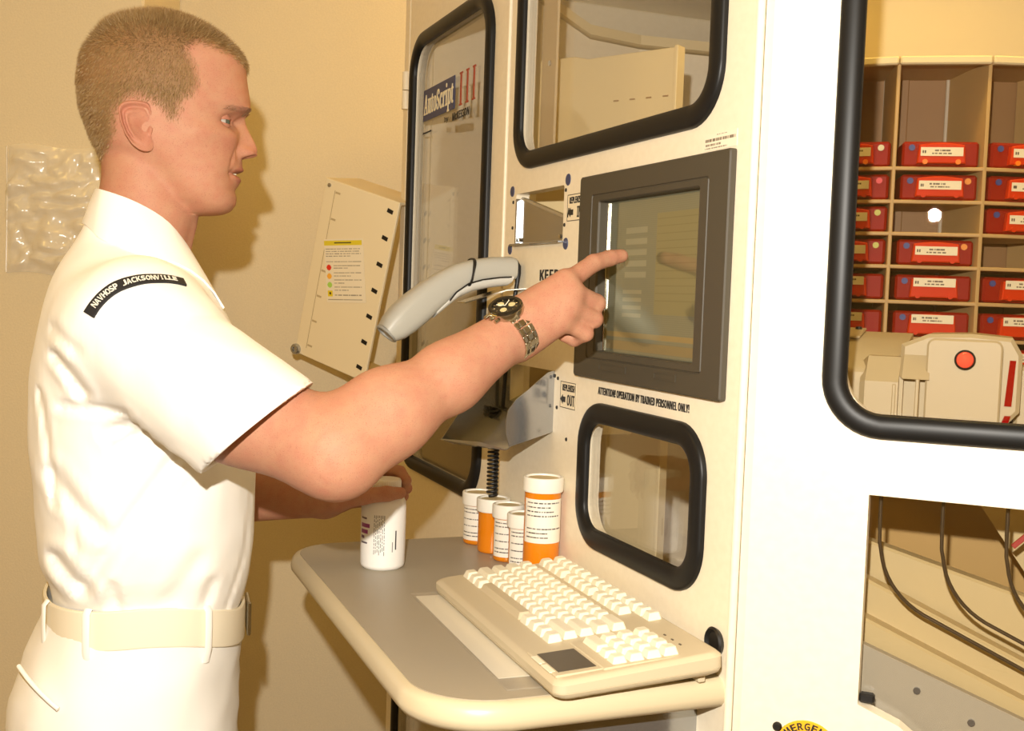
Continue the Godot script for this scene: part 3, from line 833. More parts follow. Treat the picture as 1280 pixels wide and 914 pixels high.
func build_desk() -> void:
	var white := mat(c8(208, 194, 162), 0.35)
	var grey := mat(c8(176, 165, 144), 0.42, 0.0, {"uv1_triplanar": true, "uv1_scale": Vector3(40, 40, 40), "albedo_texture": noise_tex(0.35, 21, [Color(0.9, 0.9, 0.9), Color(1, 1, 1)])})
	# outline in plan: x along face A, y = distance out from it
	var plan := func(d: float) -> PackedVector2Array:
		var o := PackedVector2Array()
		var x0 := -0.690 + d
		var x1 := -0.004 - d
		var z1 := 0.309 - d
		o.append(Vector2(x1, 0.0))
		for k in 11:
			var a := TAU * 0.25 * k / 10.0
			o.append(Vector2(x1 - 0.085 + d + (0.085 - d) * cos(a), z1 - 0.085 + d + (0.085 - d) * sin(a)))
		for k in 11:
			var a := TAU * (0.25 + 0.25 * k / 10.0)
			o.append(Vector2(x0 + 0.075 - d + (0.075 - d) * cos(a), z1 - 0.075 + d + (0.075 - d) * sin(a)))
		o.append(Vector2(x0, 0.0))
		return o
	var desk := Node3D.new()
	desk.name = "work_shelf"
	desk.set_meta("label", "grey-topped shelf with a cream bullnose edge")
	desk.transform = Transform3D(XA.basis, Vector3(0, DESK, 0))
	machine.add_child(desk, true)
	var rings := []
	for s in [[0.016, -0.030], [0.006, -0.028], [0.001, -0.022], [0.0, -0.016], [0.0015, -0.008], [0.005, -0.003], [0.011, -0.0005], [0.013, -0.0012]]:
		var ring := []
		for q in plan.call(s[0]): ring.append(Vector3(q.x, s[1], q.y))
		ring.reverse()
		rings.append(ring)
	part(desk, "bullnose_edge", MB.new().skin(rings).done(60.0), white)
	var flip := Transform3D(Basis(Vector3.RIGHT, Vector3(0, 0, 1), Vector3(0, -1, 0)), Vector3.ZERO)
	var top := MB.new()
	top.t = Transform3D(Basis(Vector3.RIGHT, Vector3.BACK, Vector3.DOWN), Vector3.ZERO)
	top.prism(plan.call(0.0125), 0.0, 0.028)
	part(desk, "top_surface", top.done(30.0), grey)
	build_keyboard()
	build_bottles()
	# clear sleeve with a paper under the keyboard edge
	var sl := thing("document_sleeve", "clear plastic sleeve with white paper lying under the keyboard edge", "sleeve", XA * Transform3D(Basis(Vector3.UP, deg_to_rad(-1.5)), Vector3(-0.205, DESK + 0.0004, 0.180)))
	part(sl, "paper", box_mesh(Vector3(0.30, 0.0006, 0.052), 0.0002), mat(c8(244, 238, 220), 0.6), at(-0.012, 0.0004, 0.004))
	part(sl, "sleeve", box_mesh(Vector3(0.345, 0.0016, 0.068), 0.0004), mat(c8(225, 215, 190), 0.2, 0.0, {"transparency": BaseMaterial3D.TRANSPARENCY_ALPHA, "albedo_color": Color(0.95, 0.92, 0.86, 0.10)}), at(0, 0.0009, 0))

func build_keyboard() -> void:
	var shell := mat(c8(202, 188, 158), 0.5)
	var keym := mat(c8(238, 230, 206), 0.45)
	var dark := mat(c8(86, 78, 66), 0.4)
	# frame: x to the right along the machine, z towards the user; tilted up at the back by its feet
	var kb := thing("keyboard", "cream keyboard with a built-in touchpad on the grey shelf", "keyboard", XA * Transform3D(Basis(Vector3.UP, deg_to_rad(-1.2)) * Basis(Vector3.RIGHT, deg_to_rad(3.8)) * Basis.from_scale(Vector3(0.985, 1, 0.965)), Vector3(-0.1835, DESK + 0.0012, 0.1835)))
	# x from -0.197 to 0.197, z from -0.182 (back) to 0 (front)
	var hull := []
	for s in [[0.006, 0.0], [0.0015, 0.003], [0.0, 0.0065], [0.0008, 0.0066], [0.0008, 0.0074], [0.0, 0.0075], [0.0, 0.0145], [0.003, 0.0175], [0.007, 0.019]]:
		var ring := []
		for q in rrect(-0.197 + s[0], -0.182 + s[0], 0.197 - s[0], -s[0], 0.012, 5): ring.append(Vector3(q.x, s[1] + (0.004 * clampf(-q.y / 0.182, 0, 1) if s[1] > 0.01 else 0.0), q.y))
		ring.reverse()
		hull.append(ring)
	part(kb, "case", MB.new().skin(hull, true, true, true).done(35.0), shell)
	for x in [-0.15, 0.165]: part(kb, "foot", MB.new().box(Vector3(x, -0.004, -0.165), Vector3(0.03, 0.014, 0.008), 0.001).done(), shell)
	# one keycap, tapered with a dished top
	var cap := func(w: float, d: float) -> ArrayMesh:
		var rings := []
		for s in [[0.0, 0.0], [0.0003, 0.0015], [0.0024, 0.0072], [0.0034, 0.0078]]:
			var ring := []
			for q in rrect(-w / 2 + s[0], -d / 2 + s[0] * 0.7, w / 2 - s[0], d / 2 - s[0] * 1.3, 0.0013, 1): ring.append(Vector3(q.x, s[1], q.y))
			ring.reverse()
			rings.append(ring)
		var m := MB.new()
		m.skin(rings, true, false, true)
		m.v[m.v.size() - 1].y -= 0.0007
		return m.done(35.0)
	var caps := {}
	var key := func(x: float, z: float, units := 1.0, deep := 0.0163):
		var id := "%.2f %.4f" % [units, deep]
		if not caps.has(id): caps[id] = cap.call(0.0187 * units - 0.0022, deep)
		part(kb, "key", caps[id], keym, at(x, 0.0188 + 0.004 * clampf(-z / 0.182, 0, 1), z))
	var p := 0.0187
	for c in 14: key.call(-0.187 + p * (c + 0.5) + floori(c / 5.0) * 0.004, -0.166)
	for c in 12: key.call(-0.187 + p * (c + 0.5) + floori(c / 4.0) * 0.006, -0.147)
	for r in 4:
		var z := -0.118 + r * p
		var first: float = [1.0, 1.5, 1.75, 2.25][r]
		var x := -0.187
		key.call(x + p * first / 2, z, first)
		x += p * first
		var n: int = [12, 12, 11, 10][r]
		for c in n:
			key.call(x + p / 2, z)
			x += p
		var last := (-0.187 + p * 15.0 - x) / p
		key.call(x + p * last / 2, z, last)
	var zb := -0.118 + 4 * p
	for c in 3: key.call(-0.187 + p * (c + 0.6) * 1.1, zb, 1.1)
	part(kb, "space_bar", cap.call(0.128, 0.0163), shell, at(-0.054, 0.0196, zb))
	for c in 4: key.call(0.023 + p * 1.12 * c, zb, 1.1)
	# number pad and the two-key column behind it
	part(kb, "pad_plate", MB.new().box(Vector3(0.147, 0.0205, -0.098), Vector3(0.082, 0.003, 0.088), 0.001).done(), shell)
	for r in 4:
		for c in 4:
			if r == 3 and c == 1: continue
			key.call(0.1185 + p * c + (p * 0.5 if r == 3 and c == 0 else 0.0), -0.130 + r * p, 2.0 if r == 3 and c == 0 else 1.0)
	for c in 3: part(kb, "indicator", MB.new().box(Vector3(0.128 + c * 0.016, 0.0226, -0.152), Vector3(0.004, 0.001, 0.002), 0.0003).done(), dark)
	var tp := part(kb, "touchpad_frame", MB.new().box(Vector3(0.148, 0.0195, -0.030), Vector3(0.074, 0.003, 0.050), 0.001).done(), shell)
	part(tp, "touchpad", MB.new().box(Vector3(0.150, 0.0212, -0.031), Vector3(0.054, 0.0006, 0.040), 0.0002).done(), dark, Transform3D(), "dark grey touchpad")
	for s in 2: part(tp, "click_button", MB.new().box(Vector3(0.137 + s * 0.026, 0.0206, -0.0065), Vector3(0.022, 0.0012, 0.0065), 0.0004).done(), keym)

func label_band(r: float, y0: float, y1: float, a0: float, a1: float) -> ArrayMesh:
	var m := MB.new()
	var rows := []
	for i in 2:
		var row := []
		for k in 25:
			var a := lerpf(a0, a1, k / 24.0)
			m.uv = Vector2(k / 24.0, 1.0 - i)
			row.append(m.p(Vector3(cos(a) * r, [y0, y1][i], -sin(a) * r)))
		rows.append(row)
	for k in 24: m.quad(rows[0][k], rows[0][k + 1], rows[1][k + 1], rows[1][k])
	return m.done(180.0)

func build_bottles() -> void:
	var amber := mat(Color(1.0, 0.60, 0.09, 0.6), 0.08, 0.0, {"transparency": BaseMaterial3D.TRANSPARENCY_ALPHA})
	var capm := mat(c8(240, 236, 224), 0.4)
	var disc := mat(c8(206, 186, 140), 0.5)
	var pill := mat(c8(255, 170, 40), 0.5)
	var vials := [
		[-0.634, 0.029, 0.0225, 0.068, 2.6, "amber prescription vial with a white cap standing farthest along the row from the tall vial"],
		[-0.575, 0.029, 0.0215, 0.069, -9.0, "amber vial whose bare orange body faces out, second in the row of vials"],
		[-0.522, 0.027, 0.0195, 0.070, 2.75, "amber labelled vial half hidden behind the small front vial"],
		[-0.466, 0.028, 0.0185, 0.068, 2.9, "short amber vial with a white label beside the tall vial"],
		[-0.402, 0.028, 0.0235, 0.128, 2.85, "tall amber vial with a white cap and label against the machine"]]
	var i := 0
	for q in vials:
		var t := thing("pill_vial", q[5], "pill bottle", XA * at(q[0], DESK + 0.0002, q[1]), "amber pill vials on the shelf")
		var r: float = q[2]
		var h: float = q[3]
		part(t, "body", MB.new().lathe([Vector2(0, 0.001), Vector2(r - 0.004, 0.001), Vector2(r - 0.003, 0.0), Vector2(r - 0.0008, 0.001), Vector2(r, 0.003), Vector2(r, h), Vector2(r - 0.0014, h), Vector2(r - 0.0014, 0.0035), Vector2(r - 0.004, 0.0025), Vector2(0, 0.0025)], 48).done(50.0), amber)
		var cr := r + 0.003
		var cap := part(t, "cap", MB.new().lathe([Vector2(cr - 0.001, h - 0.010), Vector2(cr, h - 0.008), Vector2(cr, h + 0.007), Vector2(cr - 0.001, h + 0.0085), Vector2(cr - 0.0025, h + 0.009), Vector2(cr - 0.004, h + 0.0085), Vector2(cr - 0.0045, h + 0.0065), Vector2(0, h + 0.0062)], 48).done(40.0), capm)
		part(cap, "cap_disc", MB.new().lathe([Vector2(0, h + 0.0062), Vector2(cr - 0.006, h + 0.0062), Vector2(cr - 0.0065, h + 0.0068), Vector2(0, h + 0.0068)], 32).done(40.0), disc)
		if q[4] > -5.0:
			var tall: bool = h > 0.1
			var rows := []
			for k in 9:
				if k in [2, 4, 6] and not tall: continue
				if k in [4, 5] and tall: continue
				rows.append([10, 8 + k * 11, rng.randi_range(70, 118), 3, 6])
			if tall: rows.append_array([[4, 14, 8, 60, 2]])
			var lm := tex_mat(print_image(128, 112, c8(240, 234, 220), c8(52, 46, 44), rows), 0.6)
			part(t, "label", label_band(r + 0.0003, h * (0.42 if tall else 0.10), h * (0.86 if tall else 0.84), q[4] + PI - 1.25, q[4] + PI + 1.35), lm)
		# tablets heaped in the bottom
		if i in [1, 4]:
			var pm := MB.new()
			for k in 34:
				var a := rng.randf() * TAU
				var s := sqrt(rng.randf()) * (r - 0.006)
				var y := 0.005 + rng.randf() * (0.016 if i == 4 else 0.009) * (1.1 - s / r)
				pm.t = Transform3D(Basis(Vector3(rng.randf() - 0.5, 1, rng.randf() - 0.5).normalized(), a).rotated(Vector3.RIGHT, rng.randf()), Vector3(cos(a) * s, y, sin(a) * s))
				pm.lathe([Vector2(0, -0.0014), Vector2(0.003, -0.0008), Vector2(0.0032, 0.0008), Vector2(0, 0.0014)], 8)
			var pl := part(t, "tablets", pm.done(40.0), pill)
			pl.set_meta("kind", "stuff")
		i += 1
	# the white bottle under the sailor's hand
	var wb := thing("white_bottle", "white plastic pill bottle with printed label under the sailor's far hand", "pill bottle", XA * at(-0.525, DESK + 0.0002, 0.205))
	var wm := mat(c8(244, 242, 236), 0.35)
	part(wb, "body", MB.new().lathe([Vector2(0, 0.001), Vector2(0.022, 0.001), Vector2(0.025, 0.0), Vector2(0.0285, 0.0025), Vector2(0.0295, 0.006), Vector2(0.0298, 0.03), Vector2(0.0298, 0.082), Vector2(0.0290, 0.089), Vector2(0.0265, 0.094), Vector2(0.0215, 0.097), Vector2(0.0205, 0.099), Vector2(0, 0.099)], 48).done(50.0), wm)
	var ridges := []
	for y in [0.098, 0.0995, 0.116, 0.1185]:
		var ring := []
		for k in 96:
			var a := TAU * k / 96.0
			var rr: float = (0.0225 if y < 0.117 else 0.0212) - (0.0004 if k % 2 == 0 and y < 0.117 else 0.0)
			ring.append(Vector3(cos(a) * rr, y, -sin(a) * rr))
		ridges.append(ring)
	part(wb, "cap", MB.new().skin(ridges, true, false, true).done(30.0), wm)
	var im := Image.create(192, 96, false, Image.FORMAT_RGB8)
	im.fill(c8(243, 241, 235))
	for k in 5: im.fill_rect(Rect2i(6, 18 + k * 11, [34, 48, 40, 22, 38][k], [3, 7, 7, 5, 3][k]), [c8(90, 70, 90), c8(150, 60, 130), c8(150, 60, 130), c8(120, 80, 120), c8(90, 80, 90)][k])
	for k in 7:
		var y := 12
		while y < 78:
			var n := rng.randi_range(3, 9)
			im.fill_rect(Rect2i(72 + k * 6, y, 2, n), c8(80, 78, 84))
			y += n + 2
	im.fill_rect(Rect2i(150, 40, 5, 34), c8(40, 40, 44))
	im.fill_rect(Rect2i(138, 60, 3, 18), c8(120, 118, 120))
	part(wb, "label", label_band(0.0300, 0.012, 0.083, 4.7, 7.1), tex_mat(im, 0.4))

func build_scanner() -> void:
	var grey := mat(c8(176, 174, 164), 0.42)
	var dgrey := mat(c8(150, 149, 143), 0.45)
	# frame: x out of face A, y up, z towards the corner of the machine
	var fx := XA * Transform3D(Basis(Vector3(0, 0, 1), Vector3.UP, Vector3(-1, 0, 0)), Vector3(-0.570, 0, 0))
	var t := thing("barcode_scanner", "grey handheld barcode scanner strapped to a bracket on the machine", "scanner", fx * at(0.1, 1.50, 0))
	var sp := [[0.012, 0.0400, 0.0150, 0.0150], [0.018, 0.0400, 0.0168, 0.0165], [0.045, 0.0380, 0.0172, 0.0168], [0.072, 0.0330, 0.0178, 0.0172], [0.095, 0.0250, 0.0190, 0.0180], [0.115, 0.0130, 0.0205, 0.0195], [0.135, -0.0020, 0.0225, 0.0215], [0.155, -0.0190, 0.0240, 0.0235], [0.172, -0.0340, 0.0235, 0.0250], [0.186, -0.0470, 0.0205, 0.0250], [0.195, -0.0550, 0.0150, 0.0235]]
	var rings := []
	for i in sp.size():
		var a: Array = sp[maxi(i - 1, 0)]
		var b: Array = sp[mini(i + 1, sp.size() - 1)]
		var d := Vector2(b[0] - a[0], b[1] - a[1]).normalized()
		var n := Vector2(-d.y, d.x)
		var ring := []
		for k in 28:
			var q := TAU * k / 28.0
			var cs := signf(cos(q)) * pow(absf(cos(q)), 0.7)
			var sn := signf(sin(q)) * pow(absf(sin(q)), 0.7)
			ring.append(Vector3(sp[i][0] - 0.1 + n.x * sn * sp[i][2], sp[i][1] + n.y * sn * sp[i][2], cs * sp[i][3]))
		ring.reverse()
		rings.append(ring)
	part(t, "body", MB.new().skin(rings, true, true, true).done(40.0), grey)
	# lighter lower shell under the handle
	var lower := []
	for q in [[0.018, 0.0262, 0.0080], [0.022, 0.0255, 0.0105], [0.05, 0.0220, 0.0110], [0.075, 0.0160, 0.0112], [0.095, 0.0060, 0.0110], [0.112, -0.0090, 0.0100], [0.130, -0.0260, 0.0070]]:
		var ring := []
		for k in 20:
			var a := TAU * k / 20.0
			ring.append(Vector3(q[0] - 0.1 - 0.25 * q[2] * sin(a), q[1] + q[2] * sin(a) * 0.97, 0.0152 * signf(cos(a)) * pow(absf(cos(a)), 0.7)))
		ring.reverse()
		lower.append(ring)
	part(t, "lower_shell", MB.new().skin(lower, true, true, true).done(40.0), mat(c8(200, 198, 190), 0.42))
	# cover seam along both sides of the handle, and the darker nose window
	for s in [-1, 1]:
		var pts := []
		for q in [[0.022, 0.028], [0.04, 0.0265], [0.065, 0.0225], [0.085, 0.0165], [0.103, 0.004], [0.112, -0.008]]: pts.append(Vector3(q[0] - 0.1, q[1], s * 0.0172))
		part(t, "cover_seam", MB.new().tube(pts, 0.0011, 6).done(60.0), mats.black)
	var nose := []
	for k in 20:
		var q := TAU * k / 20.0
		nose.append(Vector3(0.1955 - 0.1 - 0.0105 * sin(q), -0.0555 + 0.0095 * sin(q) * -1.0, 0.021 * cos(q)))
	part(t, "nose_rim", MB.new().tube(nose, 0.0025, 8, 1.0, true).done(60.0), dgrey)
	var strap := []
	for k in 24:
		var q := TAU * k / 24.0
		strap.append(Vector3(0.080 - 0.1 - 0.0045 * sin(q), 0.0305 + 0.0208 * signf(sin(q)) * pow(absf(sin(q)), 0.75), 0.0198 * signf(cos(q)) * pow(absf(cos(q)), 0.75)))
	part(t, "strap", MB.new().tube(strap, 0.0024, 6, 0.6, true).done(60.0), mats.black)
	# cable: out of the handle, round, and down; then the coiled lead
	var cab := []
	for q in [[0.014, 0.048], [0.004, 0.050], [-0.003, 0.0485], [-0.007, 0.043], [-0.008, 0.034], [-0.007, 0.02], [-0.004, 0.0], [-0.002, -0.03], [0.0, -0.06], [0.002, -0.1], [0.003, -0.16]]:
		cab.append(Vector3(q[0] - 0.1 + 0.012, q[1], 0.004 + 0.014 * clampf(-q[1] / 0.16, 0, 1)))
	var rads := []
	for k in cab.size(): rads.append([0.0062, 0.0060, 0.0055, 0.005, 0.0042, 0.0032, 0.003, 0.003, 0.003, 0.003, 0.003][k])
	part(t, "cable", MB.new().tube(cab, rads, 10, 1.0, false, Vector3.BACK).done(60.0), mats.black)
	var coil := []
	for k in 12 * 22:
		var q := TAU * k / 12.0
		coil.append(Vector3(-0.073 + 0.0068 * cos(q), -0.16 - k * 0.0058 / 12.0 * 1.0, 0.018 + 0.0068 * sin(q)))
	part(t, "coiled_lead", MB.new().tube(coil, 0.0022, 6).done(60.0), mats.black)
	# bracket that carries it
	var br := part(machine, "scanner_bracket", MB.new().skin([
		[Vector3(-0.004, 1.512, -0.02), Vector3(-0.004, 1.512, 0.02), Vector3(-0.004, 1.5135, 0.02), Vector3(-0.004, 1.5135, -0.02)],
		[Vector3(0.03, 1.5085, -0.02), Vector3(0.03, 1.5085, 0.02), Vector3(0.03, 1.510, 0.02), Vector3(0.03, 1.510, -0.02)],
		[Vector3(0.09, 1.489, -0.018), Vector3(0.09, 1.489, 0.018), Vector3(0.09, 1.4905, 0.018), Vector3(0.09, 1.4905, -0.018)]], true, true, true).done(20.0), mats.chrome, Transform3D(Basis(), -P0) * fx, "thin bright bracket that holds the scanner")
	br.set_meta("label", "thin bright bracket that holds the scanner")

func build_wall_things() -> void:
	# tilted slotted tray panel between the wall and the machine's end
	var tl := Vector3(-0.3775, 1.7212, -2.2165)
	var bl := Vector3(-0.4472, 1.3722, -2.2965)
	var tr := Vector3(-0.2245, 1.6310, -2.135)
	var e2 := (bl - tl)
	var hgt := e2.length()
	var yv := -e2.normalized()
	var xv := (tr - tl)
	xv = (xv - yv * xv.dot(yv)).normalized()
	var wd := 0.185
	var fx := Transform3D(Basis(xv, yv, xv.cross(yv)), bl)
	var t := thing("slotted_panel", "tilted cream slotted tray panel with a printed notice beside the machine", "panel", fx)
	var cream := mat(c8(238, 222, 184), 0.5)
	part(t, "face", MB.new().prism(PackedVector2Array([Vector2(0, 0), Vector2(wd, 0), Vector2(wd, hgt), Vector2(0, hgt)]), -0.006, 0.0, 0.0015).done(), cream)
	part(t, "top_flange", MB.new().box(Vector3(wd * 0.5, hgt - 0.003, -0.055), Vector3(wd, 0.006, 0.10), 0.001).done(), cream)
	part(t, "bottom_flange", MB.new().box(Vector3(wd * 0.5, 0.003, -0.055), Vector3(wd, 0.006, 0.10), 0.001).done(), mat(c8(206, 178, 110), 0.5))  # shade of the underside put into this darker tone of the cream
	part(t, "side_flange", MB.new().box(Vector3(0.002, hgt * 0.5, -0.02), Vector3(0.004, hgt - 0.01, 0.03), 0.001).done(), cream)
	for k in 7:
		part(t, "slot", box_mesh(Vector3(0.014, 0.008, 0.001), 0.0003), mats.black, Transform3D(Basis(Vector3.BACK, -0.15), Vector3(wd - 0.018, hgt * (0.94 - k * 0.145), 0.0003)))
		part(t, "tick_mark", box_mesh(Vector3(0.012, 0.004, 0.0006), 0.0002), mat(c8(190, 170, 130), 0.5), at(0.036, hgt * (0.94 - k * 0.145), 0.0002))
	part(t, "edge_groove", box_mesh(Vector3(0.0015, hgt * 0.9, 0.0005), 0.0001), mat(c8(190, 170, 130), 0.5), at(0.028, hgt * 0.5, 0.0002))
	part(t, "rivet", MB.new().tube([Vector3(0.012, hgt - 0.012, 0.0), Vector3(0.012, hgt - 0.012, 0.002)], 0.004, 10).done(), mats.steel)
	part(t, "corner_knob", MB.new().lathe([Vector2(0, 0), Vector2(0.011, 0), Vector2(0.011, 0.006), Vector2(0.009, 0.009), Vector2(0.005, 0.009), Vector2(0.004, 0.006), Vector2(0, 0.006)], 20).done(40.0), mats.steel, Transform3D(Basis(Vector3.RIGHT, PI / 2), Vector3(0.004, 0.008, 0.0)))
	# printed notice
	var im := print_image(120, 160, c8(240, 228, 200), c8(150, 140, 120), [[4, 24, 112, 2, 8], [4, 30, 108, 2, 8], [4, 36, 112, 2, 8], [4, 42, 80, 2, 8], [4, 56, 112, 2, 14], [26, 66, 108, 2, 8], [26, 72, 70, 2, 8], [26, 84, 110, 2, 12], [26, 92, 78, 2, 8], [26, 102, 110, 2, 12], [26, 110, 60, 2, 8], [26, 120, 110, 2, 12], [26, 128, 70, 2, 8], [26, 140, 108, 3, 8], [4, 152, 112, 2, 30]])
	im.fill_rect(Rect2i(0, 4, 116, 12), c8(226, 206, 52))
	im.fill_rect(Rect2i(32, 8, 52, 3), c8(90, 84, 40))
	for k in 4:
		var cc: Color = [c8(222, 50, 28), c8(250, 180, 60), c8(170, 214, 90), c8(232, 206, 40)][k]
		for y in 15:
			for x in 15:
				if k == 3 or Vector2(x - 7, y - 7).length() < 7.2: im.set_pixel(4 + x, 64 + k * 22 + y, cc)
	im.fill_rect(Rect2i(9, 134, 5, 6), c8(60, 54, 20))
	part(t, "notice", sheet_mesh(0.098, 0.125), tex_mat(im, 0.5), Transform3D(Basis(Vector3.BACK, 0.30), Vector3(0.088, hgt * 0.55, 0.0006)), "printed notice with yellow heading and coloured dots")
	# crumpled clear bag taped to the wall
	var bag := thing("plastic_bag", "crumpled clear plastic bag taped flat to the wall behind the sailor", "bag", at(-0.93, 1.64, -2.2585))
	var nz := FastNoiseLite.new()
	nz.seed = 4
	nz.frequency = 9.0
	nz.fractal_octaves = 2
	nz.noise_type = FastNoiseLite.TYPE_SIMPLEX
	var m := MB.new()
	var rows := []
	for j in 41:
		var row := []
		for i in 35:
			var u := i / 34.0
			var w := j / 40.0
			var e := minf(minf(u, 1 - u), minf(w, 1 - w))
			var hgt2 := (absf(nz.get_noise_2d(u * 0.10 + w * 0.05, w * 0.38)) * 0.030 + absf(nz.get_noise_2d(u * 0.28 + 3.0, w * 0.5)) * 0.012) * clampf(e * 12.0, 0.1, 1.0) + 0.002
			row.append(m.p(Vector3((u - 0.5) * 0.185 + 0.004 * sin(w * 9.0) * (1.0 - u), (w - 0.5) * 0.255 + 0.004 * sin(u * 7.0), hgt2)))
		rows.append(row)
	for j in 40:
		for i in 34: m.quad(rows[j][i], rows[j][i + 1], rows[j + 1][i + 1], rows[j + 1][i])
	var bagm := mat(Color(1, 0.98, 0.93, 0.40), 0.22, 0.0, {"transparency": BaseMaterial3D.TRANSPARENCY_ALPHA, "metallic_specular": 0.9})
	part(bag, "film", m.done(180.0), bagm)
	part(bag, "zip_strip", MB.new().tube([Vector3(-0.0925, -0.125, 0.004), Vector3(-0.0905, 0.0, 0.005), Vector3(-0.0925, 0.125, 0.004)], 0.0018, 6).done(60.0), bagm)

# ---------- fields and surface nets
func curve(tab: Array, y: float) -> float:      # piecewise smooth table of [y, value], y rising
	var n := tab.size()
	if y <= tab[0][0]: return tab[0][1]
	for i in n - 1:
		var b: Array = tab[i + 1]
		if y <= b[0]:
			var a: Array = tab[i]
			var t: float = (y - a[0]) / (b[0] - a[0])
			var m: float = (b[1] - a[1]) / (b[0] - a[0])
			var m0 := m
			var m1 := m
			if i > 0:
				var q: float = (a[1] - tab[i - 1][1]) / (a[0] - tab[i - 1][0])
				m0 = 0.0 if q * m <= 0.0 else 2.0 * q * m / (q + m)
			if i < n - 2:
				var q: float = (tab[i + 2][1] - b[1]) / (tab[i + 2][0] - b[0])
				m1 = 0.0 if q * m <= 0.0 else 2.0 * q * m / (q + m)
			var h: float = b[0] - a[0]
			var t2 := t * t
			var t3 := t2 * t
			return (2 * t3 - 3 * t2 + 1) * a[1] + (t3 - 2 * t2 + t) * h * m0 + (3 * t2 - 2 * t3) * b[1] + (t3 - t2) * h * m1
	return tab[n - 1][1]

func smin(a: float, b: float, k: float) -> float:
	var h := maxf(k - absf(a - b), 0.0) / k
	return minf(a, b) - h * h * k * 0.25

# round cone between two points
func cone(p: Vector3, a: Vector3, b: Vector3, ra: float, rb: float) -> float:
	var d := b - a
	var t := clampf((p - a).dot(d) / d.length_squared(), 0.0, 1.0)
	return p.distance_to(a + d * t) - lerpf(ra, rb, t)

func nets(field: Callable, lo: Vector3, hi: Vector3, h: float, mb: MB, tint: Callable) -> void:
	var s := 6
	var nb := Vector3i(((hi - lo) / (h * s)).ceil())
	var n := nb * s + Vector3i.ONE
	var g := PackedFloat32Array()
	g.resize(n.x * n.y * n.z)
	g.fill(9.0)
	var done := PackedByteArray()
	done.resize(g.size())
	var sx := 1
	var sy := n.x
	var sz := n.x * n.y
	var live: Array[Vector3i] = []
	var reach := h * s * 0.87 * 1.35
	for bz in nb.z:
		for by in nb.y:
			for bx in nb.x:
				var ctr := lo + Vector3(bx + 0.5, by + 0.5, bz + 0.5) * h * s
				if absf(field.call(ctr)) > reach: continue
				live.append(Vector3i(bx, by, bz) * s)
				for k in s + 1:
					for j in s + 1:
						for i in s + 1:
							var at_ := (bx * s + i) + (by * s + j) * sy + (bz * s + k) * sz
							if done[at_]: continue
							done[at_] = 1
							g[at_] = field.call(lo + Vector3(bx * s + i, by * s + j, bz * s + k) * h)
	var vid := PackedInt32Array()
	vid.resize(g.size())
	vid.fill(-1)
	var off := PackedInt32Array([0, sx, sy, sx + sy, sz, sx + sz, sy + sz, sx + sy + sz])
	var edges := PackedInt32Array([0, 1, 2, 3, 4, 5, 6, 7, 0, 2, 1, 3, 4, 6, 5, 7, 0, 4, 1, 5, 2, 6, 3, 7])
	for c in live:
		for k in s:
			for j in s:
				for i in s:
					var at_ := (c.x + i) + (c.y + j) * sy + (c.z + k) * sz
					var inside := 0
					for q in 8:
						if g[at_ + off[q]] < 0.0: inside += 1
					if inside == 0 or inside == 8: continue
					var sum := Vector3.ZERO
					var cnt := 0
					for e in 12:
						var a := edges[e * 2]
						var b := edges[e * 2 + 1]
						var fa := g[at_ + off[a]]
						var fb := g[at_ + off[b]]
						if (fa < 0.0) == (fb < 0.0): continue
						var t := fa / (fa - fb)
						var pa := Vector3(a & 1, (a >> 1) & 1, a >> 2)
						var pb := Vector3(b & 1, (b >> 1) & 1, b >> 2)
						sum += pa.lerp(pb, t)
						cnt += 1
					var pos := lo + (Vector3(c.x + i, c.y + j, c.z + k) + sum / cnt) * h
					mb.col = tint.call(pos)
					vid[at_] = mb.p(pos)
	for c in live:
		for k in s:
			for j in s:
				for i in s:
					var at_ := (c.x + i) + (c.y + j) * sy + (c.z + k) * sz
					if vid[at_] < 0: continue
					var f0 := g[at_] < 0.0
					for ax in 3:
						var d: int = [sx, sy, sz][ax]
						if f0 == (g[at_ + d] < 0.0): continue
						var e: int = [sy, sz, sx][ax]
						var w: int = [sz, sx, sy][ax]
						if at_ - e - w < 0: continue
						var a := vid[at_]
						var b := vid[at_ - e]
						var q := vid[at_ - e - w]
						var r := vid[at_ - w]
						if b < 0 or q < 0 or r < 0: continue
						if f0: mb.quad(a, b, q, r)
						else: mb.quad(r, q, b, a)

# ---------- the sailor
var man: Node3D
var brow_spots := []
var fn := FastNoiseLite.new()
const SKIN := Color(0.500, 0.258, 0.157)          # linear base colours
const SKIN_RED := Color(0.46, 0.165, 0.110)
const LIP := Color(0.42, 0.145, 0.100)

func freckle_tex() -> ImageTexture:
	var im := Image.create(512, 512, false, Image.FORMAT_RGB8)
	im.fill(Color(1, 1, 1))
	var r := RandomNumberGenerator.new()
	r.seed = 3
	for k in 1300:
		var q := Vector2i(r.randi_range(4, 507), r.randi_range(4, 507))
		var s := r.randf_range(1.0, 2.4)
		var d := r.randf_range(0.08, 0.30)
		for y in range(-4, 5):
			for x in range(-4, 5):
				var f := clampf(1.4 - Vector2(x, y).length() / s, 0.0, 1.0) * d
				if f > 0.0:
					var c := im.get_pixel(q.x + x, q.y + y)
					im.set_pixel(q.x + x, q.y + y, Color(c.r * (1.0 - f * 0.8), c.g * (1.0 - f), c.b * (1.0 - f)))
	return ImageTexture.create_from_image(im)

